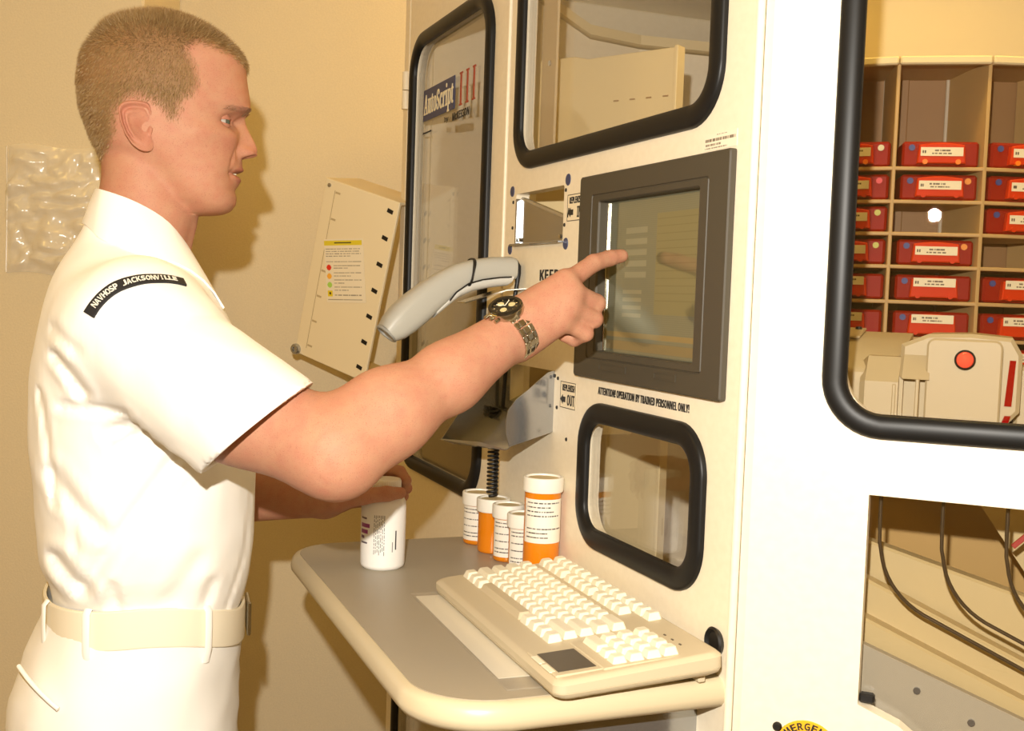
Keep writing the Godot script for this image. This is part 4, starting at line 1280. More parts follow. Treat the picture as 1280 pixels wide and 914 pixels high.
func skin_tint(p: Vector3) -> Color:
	var a := fn.get_noise_3d(p.x * 60.0, p.y * 60.0, p.z * 60.0)
	var b := fn.get_noise_3d(p.x * 420.0, p.y * 420.0, p.z * 420.0)
	var c := SKIN.lerp(SKIN_RED, clampf(0.22 + a * 0.35, 0, 1))
	return c.lerp(SKIN_RED, clampf(b * 0.25, 0, 0.2))

var ft_face := [[1.45, 0.020], [1.52, 0.032], [1.55, 0.036], [1.565, 0.0386], [1.576, 0.0413], [1.5842, 0.0440], [1.5852, 0.050], [1.5858, 0.060], [1.5875, 0.0725], [1.590, 0.080], [1.5937, 0.0855], [1.601, 0.0890], [1.608, 0.0892], [1.617, 0.0872], [1.63, 0.0870], [1.645, 0.0905], [1.66, 0.0925], [1.675, 0.0930], [1.69, 0.0935], [1.7045, 0.0955], [1.7106, 0.1000], [1.715, 0.1035], [1.7225, 0.1050], [1.735, 0.1030], [1.75, 0.1005], [1.766, 0.0990], [1.780, 0.0910], [1.794, 0.0740], [1.804, 0.0560], [1.812, 0.0360], [1.8165, 0.0180], [1.819, 0.001]]
var ft_back := [[1.45, -0.03], [1.57, -0.02], [1.586, 0.030], [1.595, 0.022], [1.605, 0.006], [1.62, -0.006], [1.635, -0.020], [1.650, -0.045], [1.660, -0.066], [1.6712, -0.0760], [1.6875, -0.0830], [1.7067, -0.0895], [1.722, -0.0915], [1.735, -0.0930], [1.75, -0.0915], [1.766, -0.0885], [1.78, -0.080], [1.794, -0.069], [1.804, -0.058], [1.812, -0.040], [1.8165, -0.022], [1.819, -0.003]]
var ft_wide := [[1.45, 0.010], [1.575, 0.012], [1.5850, 0.016], [1.588, 0.028], [1.593, 0.0385], [1.60, 0.0470], [1.612, 0.0555], [1.63, 0.0625], [1.65, 0.0670], [1.67, 0.0715], [1.69, 0.0740], [1.71, 0.0762], [1.735, 0.0775], [1.75, 0.0765], [1.766, 0.0745], [1.78, 0.0705], [1.794, 0.063], [1.804, 0.053], [1.812, 0.038], [1.8165, 0.020], [1.819, 0.002]]
var nk_back := [[1.44, -0.100], [1.52, -0.082], [1.57, -0.0740], [1.60, -0.0690], [1.63, -0.0655], [1.645, -0.0660], [1.66, -0.070], [1.70, -0.075]]
var nk_front := [[1.44, 0.02], [1.52, 0.030], [1.55, 0.035], [1.565, 0.0386], [1.576, 0.0413], [1.585, 0.043], [1.60, 0.040], [1.63, 0.030], [1.70, 0.02]]
var nk_wide := [[1.44, 0.085], [1.50, 0.070], [1.54, 0.060], [1.58, 0.0555], [1.63, 0.0545], [1.70, 0.052]]
var t_nose := [[1.6555, 0.0], [1.6570, 0.004], [1.6582, 0.0105], [1.6594, 0.0155], [1.6621, 0.0206], [1.6673, 0.0216], [1.6752, 0.0192], [1.6868, 0.0127], [1.6985, 0.0060], [1.7045, 0.0036], [1.7106, 0.0012], [1.715, 0.0]]
var t_lips := [[1.597, 0.0], [1.601, 0.0012], [1.608, 0.0015], [1.6151, 0.0015], [1.6191, 0.0025], [1.6254, 0.0064], [1.6295, 0.0070], [1.6340, 0.0045], [1.6375, 0.0020], [1.6400, 0.0050], [1.6425, 0.0072], [1.648, 0.0060], [1.654, 0.0045], [1.660, 0.002], [1.665, 0.0]]
# hair region seen from the side
var hair_poly := PackedVector2Array([Vector2(0.115, 1.765), Vector2(0.0984, 1.7600), Vector2(0.088, 1.764), Vector2(0.0794, 1.7684), Vector2(0.0616, 1.7728), Vector2(0.044, 1.7760), Vector2(0.0335, 1.7680), Vector2(0.0430, 1.7506), Vector2(0.0465, 1.7301), Vector2(0.0392, 1.7159), Vector2(0.0277, 1.7074), Vector2(0.0249, 1.6982), Vector2(0.0205, 1.6866), Vector2(0.0085, 1.6864), Vector2(0.0019, 1.6964), Vector2(-0.0068, 1.7046), Vector2(-0.030, 1.708), Vector2(-0.0436, 1.6928), Vector2(-0.0447, 1.6721), Vector2(-0.0515, 1.6560), Vector2(-0.062, 1.6420), Vector2(-0.075, 1.640), Vector2(-0.15, 1.64), Vector2(-0.15, 1.85), Vector2(0.15, 1.85), Vector2(0.15, 1.80)])

func hair_amount(p: Vector3) -> float:
	var q := Vector2(p.x, p.y)
	var d := 1.0
	for i in hair_poly.size():
		d = minf(d, q.distance_to(Geometry2D.get_closest_point_to_segment(q, hair_poly[i], hair_poly[(i + 1) % hair_poly.size()])))
	return d if Geometry2D.is_point_in_polygon(q, hair_poly) else -d

func build_head(mb: MB) -> Array:
	var ys := []
	var y := 1.8188
	while y > 1.46:
		ys.append(y)
		y -= 0.0006 if y > 1.815 else 0.0015 if y > 1.795 else 0.0024 if y > 1.728 else 0.0014 if y > 1.59 else 0.0004 if y > 1.5842 else 0.006
	var cols := 200
	var rows := []
	var hairy := []           # [position, amount] for the strands
	brow_spots = []
	for yy in ys:
		var xf := curve(ft_face, yy)
		var xb := curve(ft_back, yy)
		var w := curve(ft_wide, yy)
		var nf := curve(nk_front, yy)
		var nbk := curve(nk_back, yy)
		var nw := curve(nk_wide, yy)
		var low: float = clampf((1.66 - yy) / 0.05, 0.0, 1.0)
		var ns := curve(t_nose, yy)
		var lp := curve(t_lips, yy)
		var sg := clampf(0.0074 + (1.705 - yy) * 0.13, 0.0066, 0.0132)
		var pw: float = lerpf(2.25, 2.0, clampf((yy - 1.77) / 0.04, 0, 1))
		var row := []
		for c in cols:
			var t := TAU * c / cols - PI
			var phi := t - 0.5 * sin(t)
			var dx := cos(phi)
			var dz := sin(phi)
			# outermost root of the joined section along the ray from (0, yy)
			var r0 := 0.0
			var r1 := 0.13
			var hx := (xf + xb) * 0.5
			var ha := maxf((xf - xb) * 0.5, 0.001)
			var kx := (nf + nbk) * 0.5
			var ka := (nf - nbk) * 0.5
			var step := 0.004
			var r := r1
			while r > 0.0:
				var f1 := (pow(pow(absf(dx * r - hx) / ha, pw) + pow(absf(dz * r) / w, pw), 1.0 / pw) - 1.0) * minf(ha, w)
				if yy < 1.70:
					var f2 := (sqrt(pow((dx * r - kx) / ka, 2) + pow(dz * r / nw, 2)) - 1.0) * minf(ka, nw)
					f1 = smin(f1, f2, 0.012)
				if f1 < 0.0:
					if step < 0.0001: break
					r += step
					step *= 0.25
				r -= step
			var p := Vector3(dx * r, yy, dz * r)
			var az := absf(p.z)
			var front := clampf((p.x - 0.035) / 0.03, 0.0, 1.0)
			var nx := signf(p.x - hx) * pow(absf(p.x - hx) / ha, pw - 1.0) / ha
			var nz_ := signf(p.z) * pow(absf(p.z) / w, pw - 1.0) / w
			var nn := Vector3(nx, 0, nz_).normalized()
			if front > 0.0:
				var dn := 0.0
				var d := ns * exp(-pow(az / sg, 2.4)) + lp * exp(-pow(az / 0.022, 2.4))
				d += 0.0062 * exp(-pow((az - 0.0125) / 0.0052, 2) - pow((yy - 1.6640) / 0.0058, 2))      # wings of the nose
				d -= 0.0028 * exp(-pow((az - 0.0225) / 0.005, 2) - pow((yy - 1.662) / 0.009, 2))
				d -= 0.0150 * exp(-pow((az - 0.036) / 0.0155, 2) - pow((yy - 1.6962) / 0.0080, 2))       # eye sockets
				d -= 0.0045 * exp(-pow((az - 0.0165) / 0.006, 2) - pow((yy - 1.697) / 0.007, 2))
				d += 0.0042 * exp(-pow((az - 0.028) / 0.018, 2) - pow((yy - 1.7125) / 0.0055, 2))        # brow
				d += 0.0030 * exp(-pow((az - 0.042) / 0.016, 2) - pow((yy - 1.676) / 0.010, 2))          # cheek bone
				dn -= 0.0036 * exp(-pow(az / 0.033, 6) - pow((yy - 1.6372 + 0.0012 * az / 0.03) / 0.0015, 2))   # line of the mouth
				dn -= 0.0032 * exp(-pow((az - 0.0320) / 0.0045, 2) - pow((yy - 1.6355) / 0.005, 2))       # corner of the mouth
				dn -= 0.0018 * exp(-pow((az - 0.033 - (1.66 - yy) * 0.28) / 0.0035, 2) - pow((yy - 1.652) / 0.013, 2))            # fold beside the mouth
				d -= 0.0100 * exp(-pow((az - 0.0065) / 0.0036, 2) - pow((yy - 1.6588) / 0.0020, 2))      # nostril
				dn += 0.0016 * exp(-pow(az / 0.027, 6)) * (exp(-pow((yy - 1.6418) / 0.0026, 2)) + 1.2 * exp(-pow((yy - 1.6310) / 0.0038, 2)))
				p.x += d * front
				p += nn * dn * front
				p.z += signf(p.z) * front * (0.0022 * exp(-pow((az - 0.0125) / 0.006, 2) - pow((yy - 1.664) / 0.006, 2)))
			p.z += signf(p.z) * (0.0035 * exp(-pow((p.x - 0.05) / 0.022, 2) - pow((yy - 1.678) / 0.011, 2)) - 0.003 * exp(-pow((p.x - 0.066) / 0.02, 2) - pow((yy - 1.725) / 0.02, 2)) - 0.0025 * exp(-pow((p.x - 0.045) / 0.022, 2) - pow((yy - 1.638) / 0.016, 2)))
			# colour: lips, nose and cheeks redder; scalp under the hair; brows come as hairs
			var col := skin_tint(p)
			var fx := clampf((p.x - 0.03) / 0.05, 0, 1)
			col = col.lerp(SKIN_RED, 0.45 * exp(-pow((yy - 1.667) / 0.010, 2) - pow(az / 0.02, 2)) * fx + 0.30 * exp(-pow((yy - 1.664) / 0.018, 2) - pow((az - 0.045) / 0.02, 2)) * fx)
			var lipm := maxf(exp(-pow((yy - 1.6295) / 0.0055, 4)), exp(-pow((yy - 1.6415) / 0.0036, 4))) * clampf((0.0325 - az - absf(yy - 1.637) * 1.2) / 0.004, 0, 1) * clampf((p.x - 0.055) / 0.01, 0, 1)
			col = col.lerp(LIP, 0.75 * lipm)
			var ham := hair_amount(p)
			if ham > 0.0:
				var tone := Color(0.235, 0.132, 0.048)
				col = col.lerp(tone, clampf(ham / 0.012, 0.0, 1.0) * 0.85)
			mb.col = col
			row.append(mb.p(p))
			if ham > -0.001: hairy.append([p, ham])
			if p.x > 0.05 and az > 0.010 and az < 0.056 and absf(yy - 1.7090 - 0.0022 * sin((az - 0.01) * 60.0)) < lerpf(0.0044, 0.0022, (az - 0.01) / 0.046): brow_spots.append(p)
		rows.append(row)
	for i in rows.size() - 1:
		for c in cols:
			var k := (c + 1) % cols
			mb.quad(rows[i][c], rows[i + 1][c], rows[i + 1][k], rows[i][k])
	mb.col = Color(0.4, 0.25, 0.1)
	var top := mb.p(Vector3(-0.001, 1.8192, 0))
	for c in cols: mb.tri(top, rows[0][c], rows[0][(c + 1) % cols])
	return hairy

func build_ear(mb: MB, side: float) -> void:
	var ctr := Vector2(-0.0235, 1.6790)
	var ol := [Vector2(-0.0079, 1.6968), Vector2(-0.0108, 1.7032), Vector2(-0.0190, 1.7052), Vector2(-0.0291, 1.7045), Vector2(-0.0389, 1.7008), Vector2(-0.0430, 1.6945), Vector2(-0.0418, 1.6863), Vector2(-0.0385, 1.6739), Vector2(-0.0328, 1.6626), Vector2(-0.0242, 1.6535), Vector2(-0.0150, 1.6500), Vector2(-0.0075, 1.6520), Vector2(-0.0056, 1.6580), Vector2(-0.0080, 1.6673), Vector2(-0.0060, 1.6770), Vector2(-0.0065, 1.6870)]
	var angs := []
	for q in ol: angs.append([(q - ctr).angle(), (q - ctr).length()])
	angs.sort_custom(func(a, b): return a[0] < b[0])
	var rad := func(a: float) -> float:
		var n := angs.size()
		for i in n:
			var a0: float = angs[i][0]
			var a1: float = angs[(i + 1) % n][0] + (TAU if i == n - 1 else 0.0)
			var aa := a if a >= angs[0][0] else a + TAU
			if aa >= a0 and aa <= a1:
				var t := (aa - a0) / (a1 - a0)
				var y0: float = angs[(i - 1 + n) % n][1]
				var y1: float = angs[i][1]
				var y2: float = angs[(i + 1) % n][1]
				var y3: float = angs[(i + 2) % n][1]
				return cubic_interpolate(y1, y2, y0, y3, t)
		return 0.02
	var na := 72
	var prof := [0.0, 0.1, 0.2, 0.3, 0.4, 0.48, 0.56, 0.64, 0.70, 0.76, 0.82, 0.87, 0.92, 0.96, 1.0, 1.0, 0.96, 0.86]
	var rows := []
	for j in prof.size():
		var row := []
		for k in na:
			var a := -PI + TAU * k / na
			var q: Vector2 = ctr + Vector2(cos(a), sin(a)) * float(rad.call(a)) * prof[j]
			var rho: float = prof[j]
			var back := clampf((-0.008 - q.x) / 0.034, 0.0, 1.0)
			var z := 0.0735 + 0.0125 * back
			var lobe := clampf((1.664 - q.y) / 0.010, 0.0, 1.0)
			var backside := clampf(0.5 - cos(a) * 1.4, 0.0, 1.0)          # 0 towards the face
			if j <= 14:
				z -= 0.0075 * exp(-pow((q.x + 0.0170) / 0.0085, 2) - pow((q.y - 1.6760) / 0.0095, 2))     # bowl
				z += 0.0030 * exp(-pow((rho - 0.56) / 0.10, 2)) * backside * (1.0 - lobe)                   # inner ridge
				z -= 0.0030 * exp(-pow((rho - 0.75) / 0.07, 2)) * maxf(backside, clampf((q.y - 1.69) / 0.006, 0, 1)) * (1.0 - lobe)
				z += 0.0034 * exp(-pow((rho - 0.92) / 0.08, 2)) * maxf(backside, clampf((q.y - 1.688) / 0.006, 0, 1)) * (1.0 - 0.6 * lobe)
				z += 0.0045 * exp(-pow((q.x + 0.0085) / 0.0035, 2) - pow((q.y - 1.6745) / 0.0050, 2))     # tragus
				z -= 0.004 * clampf((q.x + 0.012) / 0.008, 0, 1) * clampf((rho - 0.5) / 0.5, 0, 1)
			elif j == 15: z -= 0.0035
			elif j == 16: z -= 0.009
			else: z = 0.058
			var c := skin_tint(Vector3(q.x, q.y, z))
			mb.col = c.lerp(SKIN_RED, 0.35)
			row.append(mb.p(Vector3(q.x, q.y, z * side)))
		rows.append(row)
	for j in prof.size() - 1:
		for k in na:
			var n := (k + 1) % na
			if side > 0: mb.quad(rows[j][k], rows[j + 1][k], rows[j + 1][n], rows[j][n])
			else: mb.quad(rows[j][n], rows[j + 1][n], rows[j + 1][k], rows[j][k])

func build_eyes(mb: MB) -> void:
	for s in [1.0, -1.0]:
		var c := Vector3(0.0672, 1.6952, 0.0345 * s)
		# upper and lower lid: shells over the ball, open towards the front
		for up in [1.0, -1.0]:
			var rows := []
			for j in 9:
				var row := []
				var el: float = lerpf(deg_to_rad(8.0 if up > 0 else -13.0), deg_to_rad(62.0 * up), j / 8.0)
				for k in 25:
					var az: float = lerpf(-1.30, 1.75, k / 24.0) * s
					var e2: float = el * (1.0 if j > 0 else clampf(1.0 - pow((az * s - 0.25) / 1.35, 4), 0.05, 1.0))
					var r := 0.01335 + (0.0008 if j == 1 else 0.0) - (0.0004 if j == 0 else 0.0) + 0.0015 * j / 8.0
					mb.col = skin_tint(c).lerp(SKIN_RED, 0.55 if j < 2 else 0.15)
					row.append(mb.p(c + Vector3(cos(e2) * cos(az), sin(e2), cos(e2) * sin(az) * 1.08) * r))
				rows.append(row)
			for j in 8:
				for k in 24:
					if up * s < 0: mb.quad(rows[j][k + 1], rows[j][k], rows[j + 1][k], rows[j + 1][k + 1])
					else: mb.quad(rows[j][k], rows[j][k + 1], rows[j + 1][k + 1], rows[j + 1][k])

# arms: [a, b, ra, rb, blend] bones
var arm_bones := []

func arm_field(p: Vector3) -> float:
	var d := 1.0
	for b in arm_bones:
		var ab: Vector3 = b[1] - b[0]
		var t := clampf((p - b[0]).dot(ab) / ab.length_squared(), 0.0, 1.0)
		var e: float = p.distance_to(b[0] + ab * t) - lerpf(b[2], b[3], t)
		var k: float = b[4]
		var h := maxf(k - absf(d - e), 0.0) / k
		d = minf(d, e) - h * h * k * 0.25
	return d

func right_arm_bones() -> Array:
	var S := Vector3(-0.0200, 1.4350, 0.1620)
	var E := Vector3(0.1709, 1.3480, 0.3440)
	var W := Vector3(0.3747, 1.4671, 0.2704)
	var ax := (W - E).normalized()
	var side := ax.cross(Vector3.UP).normalized()
	var o := [
		[S, S.lerp(E, 0.55) + Vector3(0, -0.007, 0.004), 0.048, 0.0485, 0.02], [S.lerp(E, 0.55) + Vector3(0, -0.007, 0.004), E, 0.0485, 0.0395, 0.03],
		[S.lerp(E, 0.50) + Vector3(0, -0.020, 0.004), E + Vector3(0.002, -0.013, 0.004), 0.0370, 0.0270, 0.03],
		[E + Vector3(0.004, -0.014, 0.004), E + Vector3(0.010, -0.012, 0.004), 0.0230, 0.0230, 0.02],
		[E, E.lerp(W, 0.26), 0.0390, 0.0405, 0.03], [E.lerp(W, 0.26), E.lerp(W, 0.60) - Vector3(0, 0.004, 0), 0.0405, 0.0318, 0.03],
		[E.lerp(W, 0.60) - Vector3(0, 0.004, 0), W + side * 0.006, 0.0310, 0.0215, 0.02], [E.lerp(W, 0.60) - Vector3(0, 0.004, 0), W - side * 0.006, 0.0310, 0.0215, 0.02]]
	var I := [Vector3(0.4298, 1.5195, 0.2709), Vector3(0.4634, 1.5404, 0.2556), Vector3(0.4862, 1.5472, 0.2453), Vector3(0.5029, 1.5506, 0.2394)]
	var M := [Vector3(0.4331, 1.5066, 0.2810), Vector3(0.4634, 1.4960, 0.2692), Vector3(0.4575, 1.4869, 0.2444), Vector3(0.4411, 1.4900, 0.2448)]
	var R := [Vector3(0.4295, 1.4911, 0.2851), Vector3(0.4588, 1.4790, 0.2756), Vector3(0.4525, 1.4705, 0.2522), Vector3(0.4375, 1.4760, 0.2540)]
	var P := [Vector3(0.4223, 1.4754, 0.2840), Vector3(0.4481, 1.4632, 0.2799), Vector3(0.4410, 1.4560, 0.2646), Vector3(0.4280, 1.4600, 0.2650)]
	var T := [Vector3(0.4005, 1.4932, 0.2450), Vector3(0.4270, 1.4990, 0.2243), Vector3(0.4494, 1.4881, 0.2296)]
	var k := 0
	for f in [I, M, R, P]:
		var off := [Vector3(0, 0.010, -0.002), Vector3(0, 0.004, 0.003), Vector3(0, -0.005, 0.003), Vector3(0, -0.013, 0.0)][k] as Vector3
		o.append([W + off, f[0] - Vector3(0.004, 0, 0), 0.0205, [0.0135, 0.0135, 0.0130, 0.0120][k], 0.016])
		k += 1
	o.append([W.lerp(I[0], 0.45) + Vector3(0, 0, -0.014), M[0].lerp(R[0], 0.5) + Vector3(-0.012, -0.004, -0.022), 0.016, 0.014, 0.016])
	o.append([W + Vector3(0.01, 0.006, -0.012), T[0], 0.017, 0.0140, 0.014])
	o.append([T[0], T[1], 0.0130, 0.0110, 0.006])
	o.append([T[1], T[2], 0.0108, 0.0085, 0.004])
	var rr := [[0.0112, 0.0098, 0.0090, 0.0076], [0.0112, 0.0103, 0.0092, 0.0078], [0.0108, 0.0100, 0.0088, 0.0076], [0.0098, 0.0088, 0.0078, 0.0068]]
	k = 0
	for f in [I, M, R, P]:
		for j in 3: o.append([f[j], f[j + 1], rr[k][j], rr[k][j + 1], 0.005 if j == 0 else 0.0028])
		k += 1
	return o

func left_arm_bones() -> Array:
	var S := Vector3(-0.022, 1.435, -0.162)
	var E := Vector3(0.015, 1.205, -0.255)
	var dh := Vector3(0.004, -0.0045, -0.0245)      # the grip follows the bottle
	var W := Vector3(0.212, 1.2330, -0.048) + dh
	var o := [[S, E, 0.050, 0.041, 0.02], [E, E.lerp(W, 0.3), 0.040, 0.043, 0.03], [E.lerp(W, 0.3), W + Vector3(0, 0.004, 0), 0.043, 0.0235, 0.03], [E.lerp(W, 0.5), W - Vector3(0, 0.004, 0), 0.034, 0.0235, 0.03]]
	var I := [Vector3(0.2500, 1.2600, -0.0560), Vector3(0.2880, 1.2650, -0.0610), Vector3(0.3130, 1.2610, -0.0470), Vector3(0.3190, 1.2520, -0.0290)]
	var M := [Vector3(0.2480, 1.2440, -0.0620), Vector3(0.2860, 1.2490, -0.0650), Vector3(0.3110, 1.2450, -0.0520), Vector3(0.3210, 1.2410, -0.0330)]
	var R := [Vector3(0.2430, 1.2300, -0.0630), Vector3(0.2800, 1.2340, -0.0660), Vector3(0.3050, 1.2310, -0.0560), Vector3(0.3180, 1.2290, -0.0400)]
	var P := [Vector3(0.2360, 1.2180, -0.0600), Vector3(0.2680, 1.2190, -0.0640), Vector3(0.2900, 1.2170, -0.0580), Vector3(0.3040, 1.2160, -0.0470)]
	var T := [Vector3(0.2270, 1.2310, -0.0200), Vector3(0.2560, 1.2390, 0.0080), Vector3(0.2850, 1.2425, 0.0130), Vector3(0.3040, 1.2425, 0.0090)]
	for f in [I, M, R, P, T]:
		for j in f.size(): f[j] += dh
	var k := 0
	for f in [I, M, R, P]:
		o.append([W + Vector3(0.002, [0.009, 0.003, -0.004, -0.010][k], 0), f[0], 0.0195, [0.0135, 0.0132, 0.0128, 0.0118][k], 0.014])
		k += 1
	o.append([W + Vector3(0.006, 0.0, 0.008), T[0], 0.0190, 0.0150, 0.014])
	o.append([T[0], T[1], 0.0150, 0.0112, 0.010])
	o.append([T[1], T[2], 0.0108, 0.0098, 0.004])
	o.append([T[2], T[3], 0.0098, 0.0078, 0.004])
	var rr := [[0.0110, 0.0096, 0.0088, 0.0076], [0.0110, 0.0098, 0.0090, 0.0078], [0.0106, 0.0094, 0.0086, 0.0075], [0.0096, 0.0085, 0.0078, 0.0068]]
	k = 0
	for f in [I, M, R, P]:
		for j in 3: o.append([f[j], f[j + 1], rr[k][j], rr[k][j + 1], 0.005 if j == 0 else 0.0028])
		k += 1
	return o

func chest_field(p: Vector3) -> float:
	return smin(smin(cone(p, Vector3(-0.03, 1.44, -0.15), Vector3(-0.03, 1.44, 0.15), 0.05, 0.05), cone(p, Vector3(-0.025, 1.50, 0), Vector3(-0.02, 1.42, 0), 0.06, 0.09), 0.05), cone(p, Vector3(-0.02, 1.42, 0), Vector3(-0.01, 1.16, 0), 0.09, 0.08), 0.04)

# ---------- shirt
var sh_front := [[1.05, 0.090], [1.10, 0.098], [1.125, 0.108], [1.16, 0.115], [1.21, 0.119], [1.27, 0.119], [1.34, 0.117], [1.42, 0.104], [1.469, 0.080], [1.503, 0.062], [1.535, 0.040], [1.56, 0.020]]
var sh_back := [[1.05, -0.105], [1.10, -0.110], [1.130, -0.113], [1.150, -0.117], [1.177, -0.128], [1.216, -0.132], [1.264, -0.135], [1.321, -0.140], [1.378, -0.140], [1.425, -0.134], [1.468, -0.126], [1.511, -0.113], [1.549, -0.093], [1.58, -0.078]]
var sh_wide := [[1.05, 0.150], [1.10, 0.152], [1.125, 0.154], [1.15, 0.158], [1.18, 0.170], [1.22, 0.176], [1.30, 0.178], [1.38, 0.186], [1.43, 0.194], [1.465, 0.190], [1.49, 0.172], [1.51, 0.140], [1.53, 0.098], [1.55, 0.068], [1.58, 0.050]]
const CUFF := Vector3(0.1030, 1.3630, 0.2940)
const CUFF_N := Vector3(0.6275, -0.7555, 0.1880)
const SLEEVE := Vector3(0.5770, -0.3990, 0.7130)
# creases on the near side: [points (x, y), depth, width]
var creases := [
	[[Vector2(-0.0985, 1.421), Vector2(-0.0838, 1.4056), Vector2(-0.0689, 1.3837)], 0.0075, 0.006], [[Vector2(-0.0922, 1.3678), Vector2(-0.0599, 1.3686), Vector2(-0.0256, 1.3672)], 0.0055, 0.005],
	[[Vector2(-0.0477, 1.3411), Vector2(-0.0149, 1.3570)], 0.005, 0.005], [[Vector2(-0.0387, 1.3250), Vector2(-0.0057, 1.3480)], 0.0045, 0.005],
	[[Vector2(0.0269, 1.3183), Vector2(0.0014, 1.2812), Vector2(-0.0225, 1.2461), Vector2(-0.0461, 1.2080), Vector2(-0.0681, 1.1701)], 0.0075, 0.008],
	[[Vector2(-0.1031, 1.2923), Vector2(-0.0794, 1.2634), Vector2(-0.0510, 1.2371)], 0.007, 0.009], [[Vector2(-0.1183, 1.3802), Vector2(-0.1123, 1.3521), Vector2(-0.1062, 1.3081), Vector2(-0.0999, 1.2575)], 0.005, 0.004],
	[[Vector2(-0.0993, 1.1970), Vector2(-0.0725, 1.1671)], 0.010, 0.009], [[Vector2(-0.0792, 1.2443), Vector2(-0.0774, 1.2123)], 0.003, 0.004],
	[[Vector2(0.05, 1.20), Vector2(0.02, 1.155)], 0.004, 0.010], [[Vector2(0.1116, 1.2612), Vector2(0.1072, 1.2217), Vector2(0.1027, 1.1857), Vector2(0.0796, 1.1215)], 0.003, 0.003],
	[[Vector2(-0.04, 1.175), Vector2(-0.035, 1.148)], 0.006, 0.006], [[Vector2(0.065, 1.17), Vector2(0.06, 1.147)], 0.005, 0.006], [[Vector2(-0.10, 1.45), Vector2(-0.075, 1.43)], 0.004, 0.006]]

func shirt_field(p: Vector3) -> float:
	var y := p.y
	var xf := curve(sh_front, y)
	var xb := curve(sh_back, y)
	var w := curve(sh_wide, y)
	var a := (xf - xb) * 0.5
	var x := absf(p.x - (xf + xb) * 0.5) / a
	var z := absf(p.z) / w
	var d := (pow(pow(x, 2.35) + pow(z, 2.35), 1.0 / 2.35) - 1.0) * minf(a, w)
	d = maxf(d, y - 1.585)
	var r := cone(p, Vector3(-0.016, 1.449, 0.148), Vector3(0.0320, 1.408, 0.2100), 0.0815, 0.070)
	r = minf(r, cone(p, Vector3(0.0320, 1.408, 0.2100), CUFF + SLEEVE * 0.08, 0.070, 0.0670))
	r = maxf(r, (p - CUFF).dot(CUFF_N))
	var l := cone(p, Vector3(-0.022, 1.440, -0.150), Vector3(-0.003, 1.30, -0.222), 0.0735, 0.066)
	l = maxf(l, (p - Vector3(-0.003, 1.315, -0.222)).dot(Vector3(0.138, -0.953, -0.29)))
	d = smin(d, r, 0.022)
	d = smin(d, l, 0.022)
	# hollow cuffs
	d = maxf(d, -cone(p, CUFF - SLEEVE * 0.0, CUFF + SLEEVE * 0.09, 0.0570, 0.0590))
	if p.z > 0.06 and d < 0.03 and d > -0.03:
		var q := Vector2(p.x, p.y)
		var fade := clampf((p.z - 0.06) / 0.04, 0.0, 1.0)
		for c in creases:
			var e := 1.0
			var pts: Array = c[0]
			for i in pts.size() - 1: e = minf(e, q.distance_squared_to(Geometry2D.get_closest_point_to_segment(q, pts[i], pts[i + 1])))
			var g: float = c[2]
			if e < g * g * 9.0:
				d += fade * 0.7 * c[1] * (exp(-e / (g * g)) - 0.25 * exp(-pow(sqrt(e) - 2.0 * g, 2) / (g * g)))
	d += 0.0013 * fn.get_noise_3d(p.x * 14.0, p.y * 9.0, p.z * 14.0)
	return d

func on_shirt(p: Vector3, lift := 0.001) -> Vector3:
	for k in 8:
		var e := 0.002
		var f := shirt_field(p)
		var g := Vector3(shirt_field(p + Vector3(e, 0, 0)) - f, shirt_field(p + Vector3(0, e, 0)) - f, shirt_field(p + Vector3(0, 0, e)) - f) / e
		p -= g * (f - lift) / maxf(g.length_squared(), 0.2)
	return p

func shirt_normal(p: Vector3) -> Vector3:
	var e := 0.004
	return Vector3(shirt_field(p + Vector3(e, 0, 0)) - shirt_field(p - Vector3(e, 0, 0)), shirt_field(p + Vector3(0, e, 0)) - shirt_field(p - Vector3(0, e, 0)), shirt_field(p + Vector3(0, 0, e)) - shirt_field(p - Vector3(0, 0, e))).normalized()

func white_tint(_p: Vector3) -> Color:
	return Color(1, 1, 1)

func ell(a: float, xf: float, xb: float, w: float, n := 2.3) -> Vector3:
	var c := cos(a)
	var s := sin(a)
	return Vector3((xf + xb) * 0.5 + signf(c) * pow(absf(c), 2.0 / n) * (xf - xb) * 0.5, 0, -signf(s) * pow(absf(s), 2.0 / n) * w)

func belt_y(a: float) -> float:       # height of the belt's top edge round the waist (angle 0 = front)
	var c := cos(a)
	return 1.147 - 0.033 * clampf(c, 0, 1) * clampf(c, 0, 1) - 0.010 * clampf(-c, 0, 1)

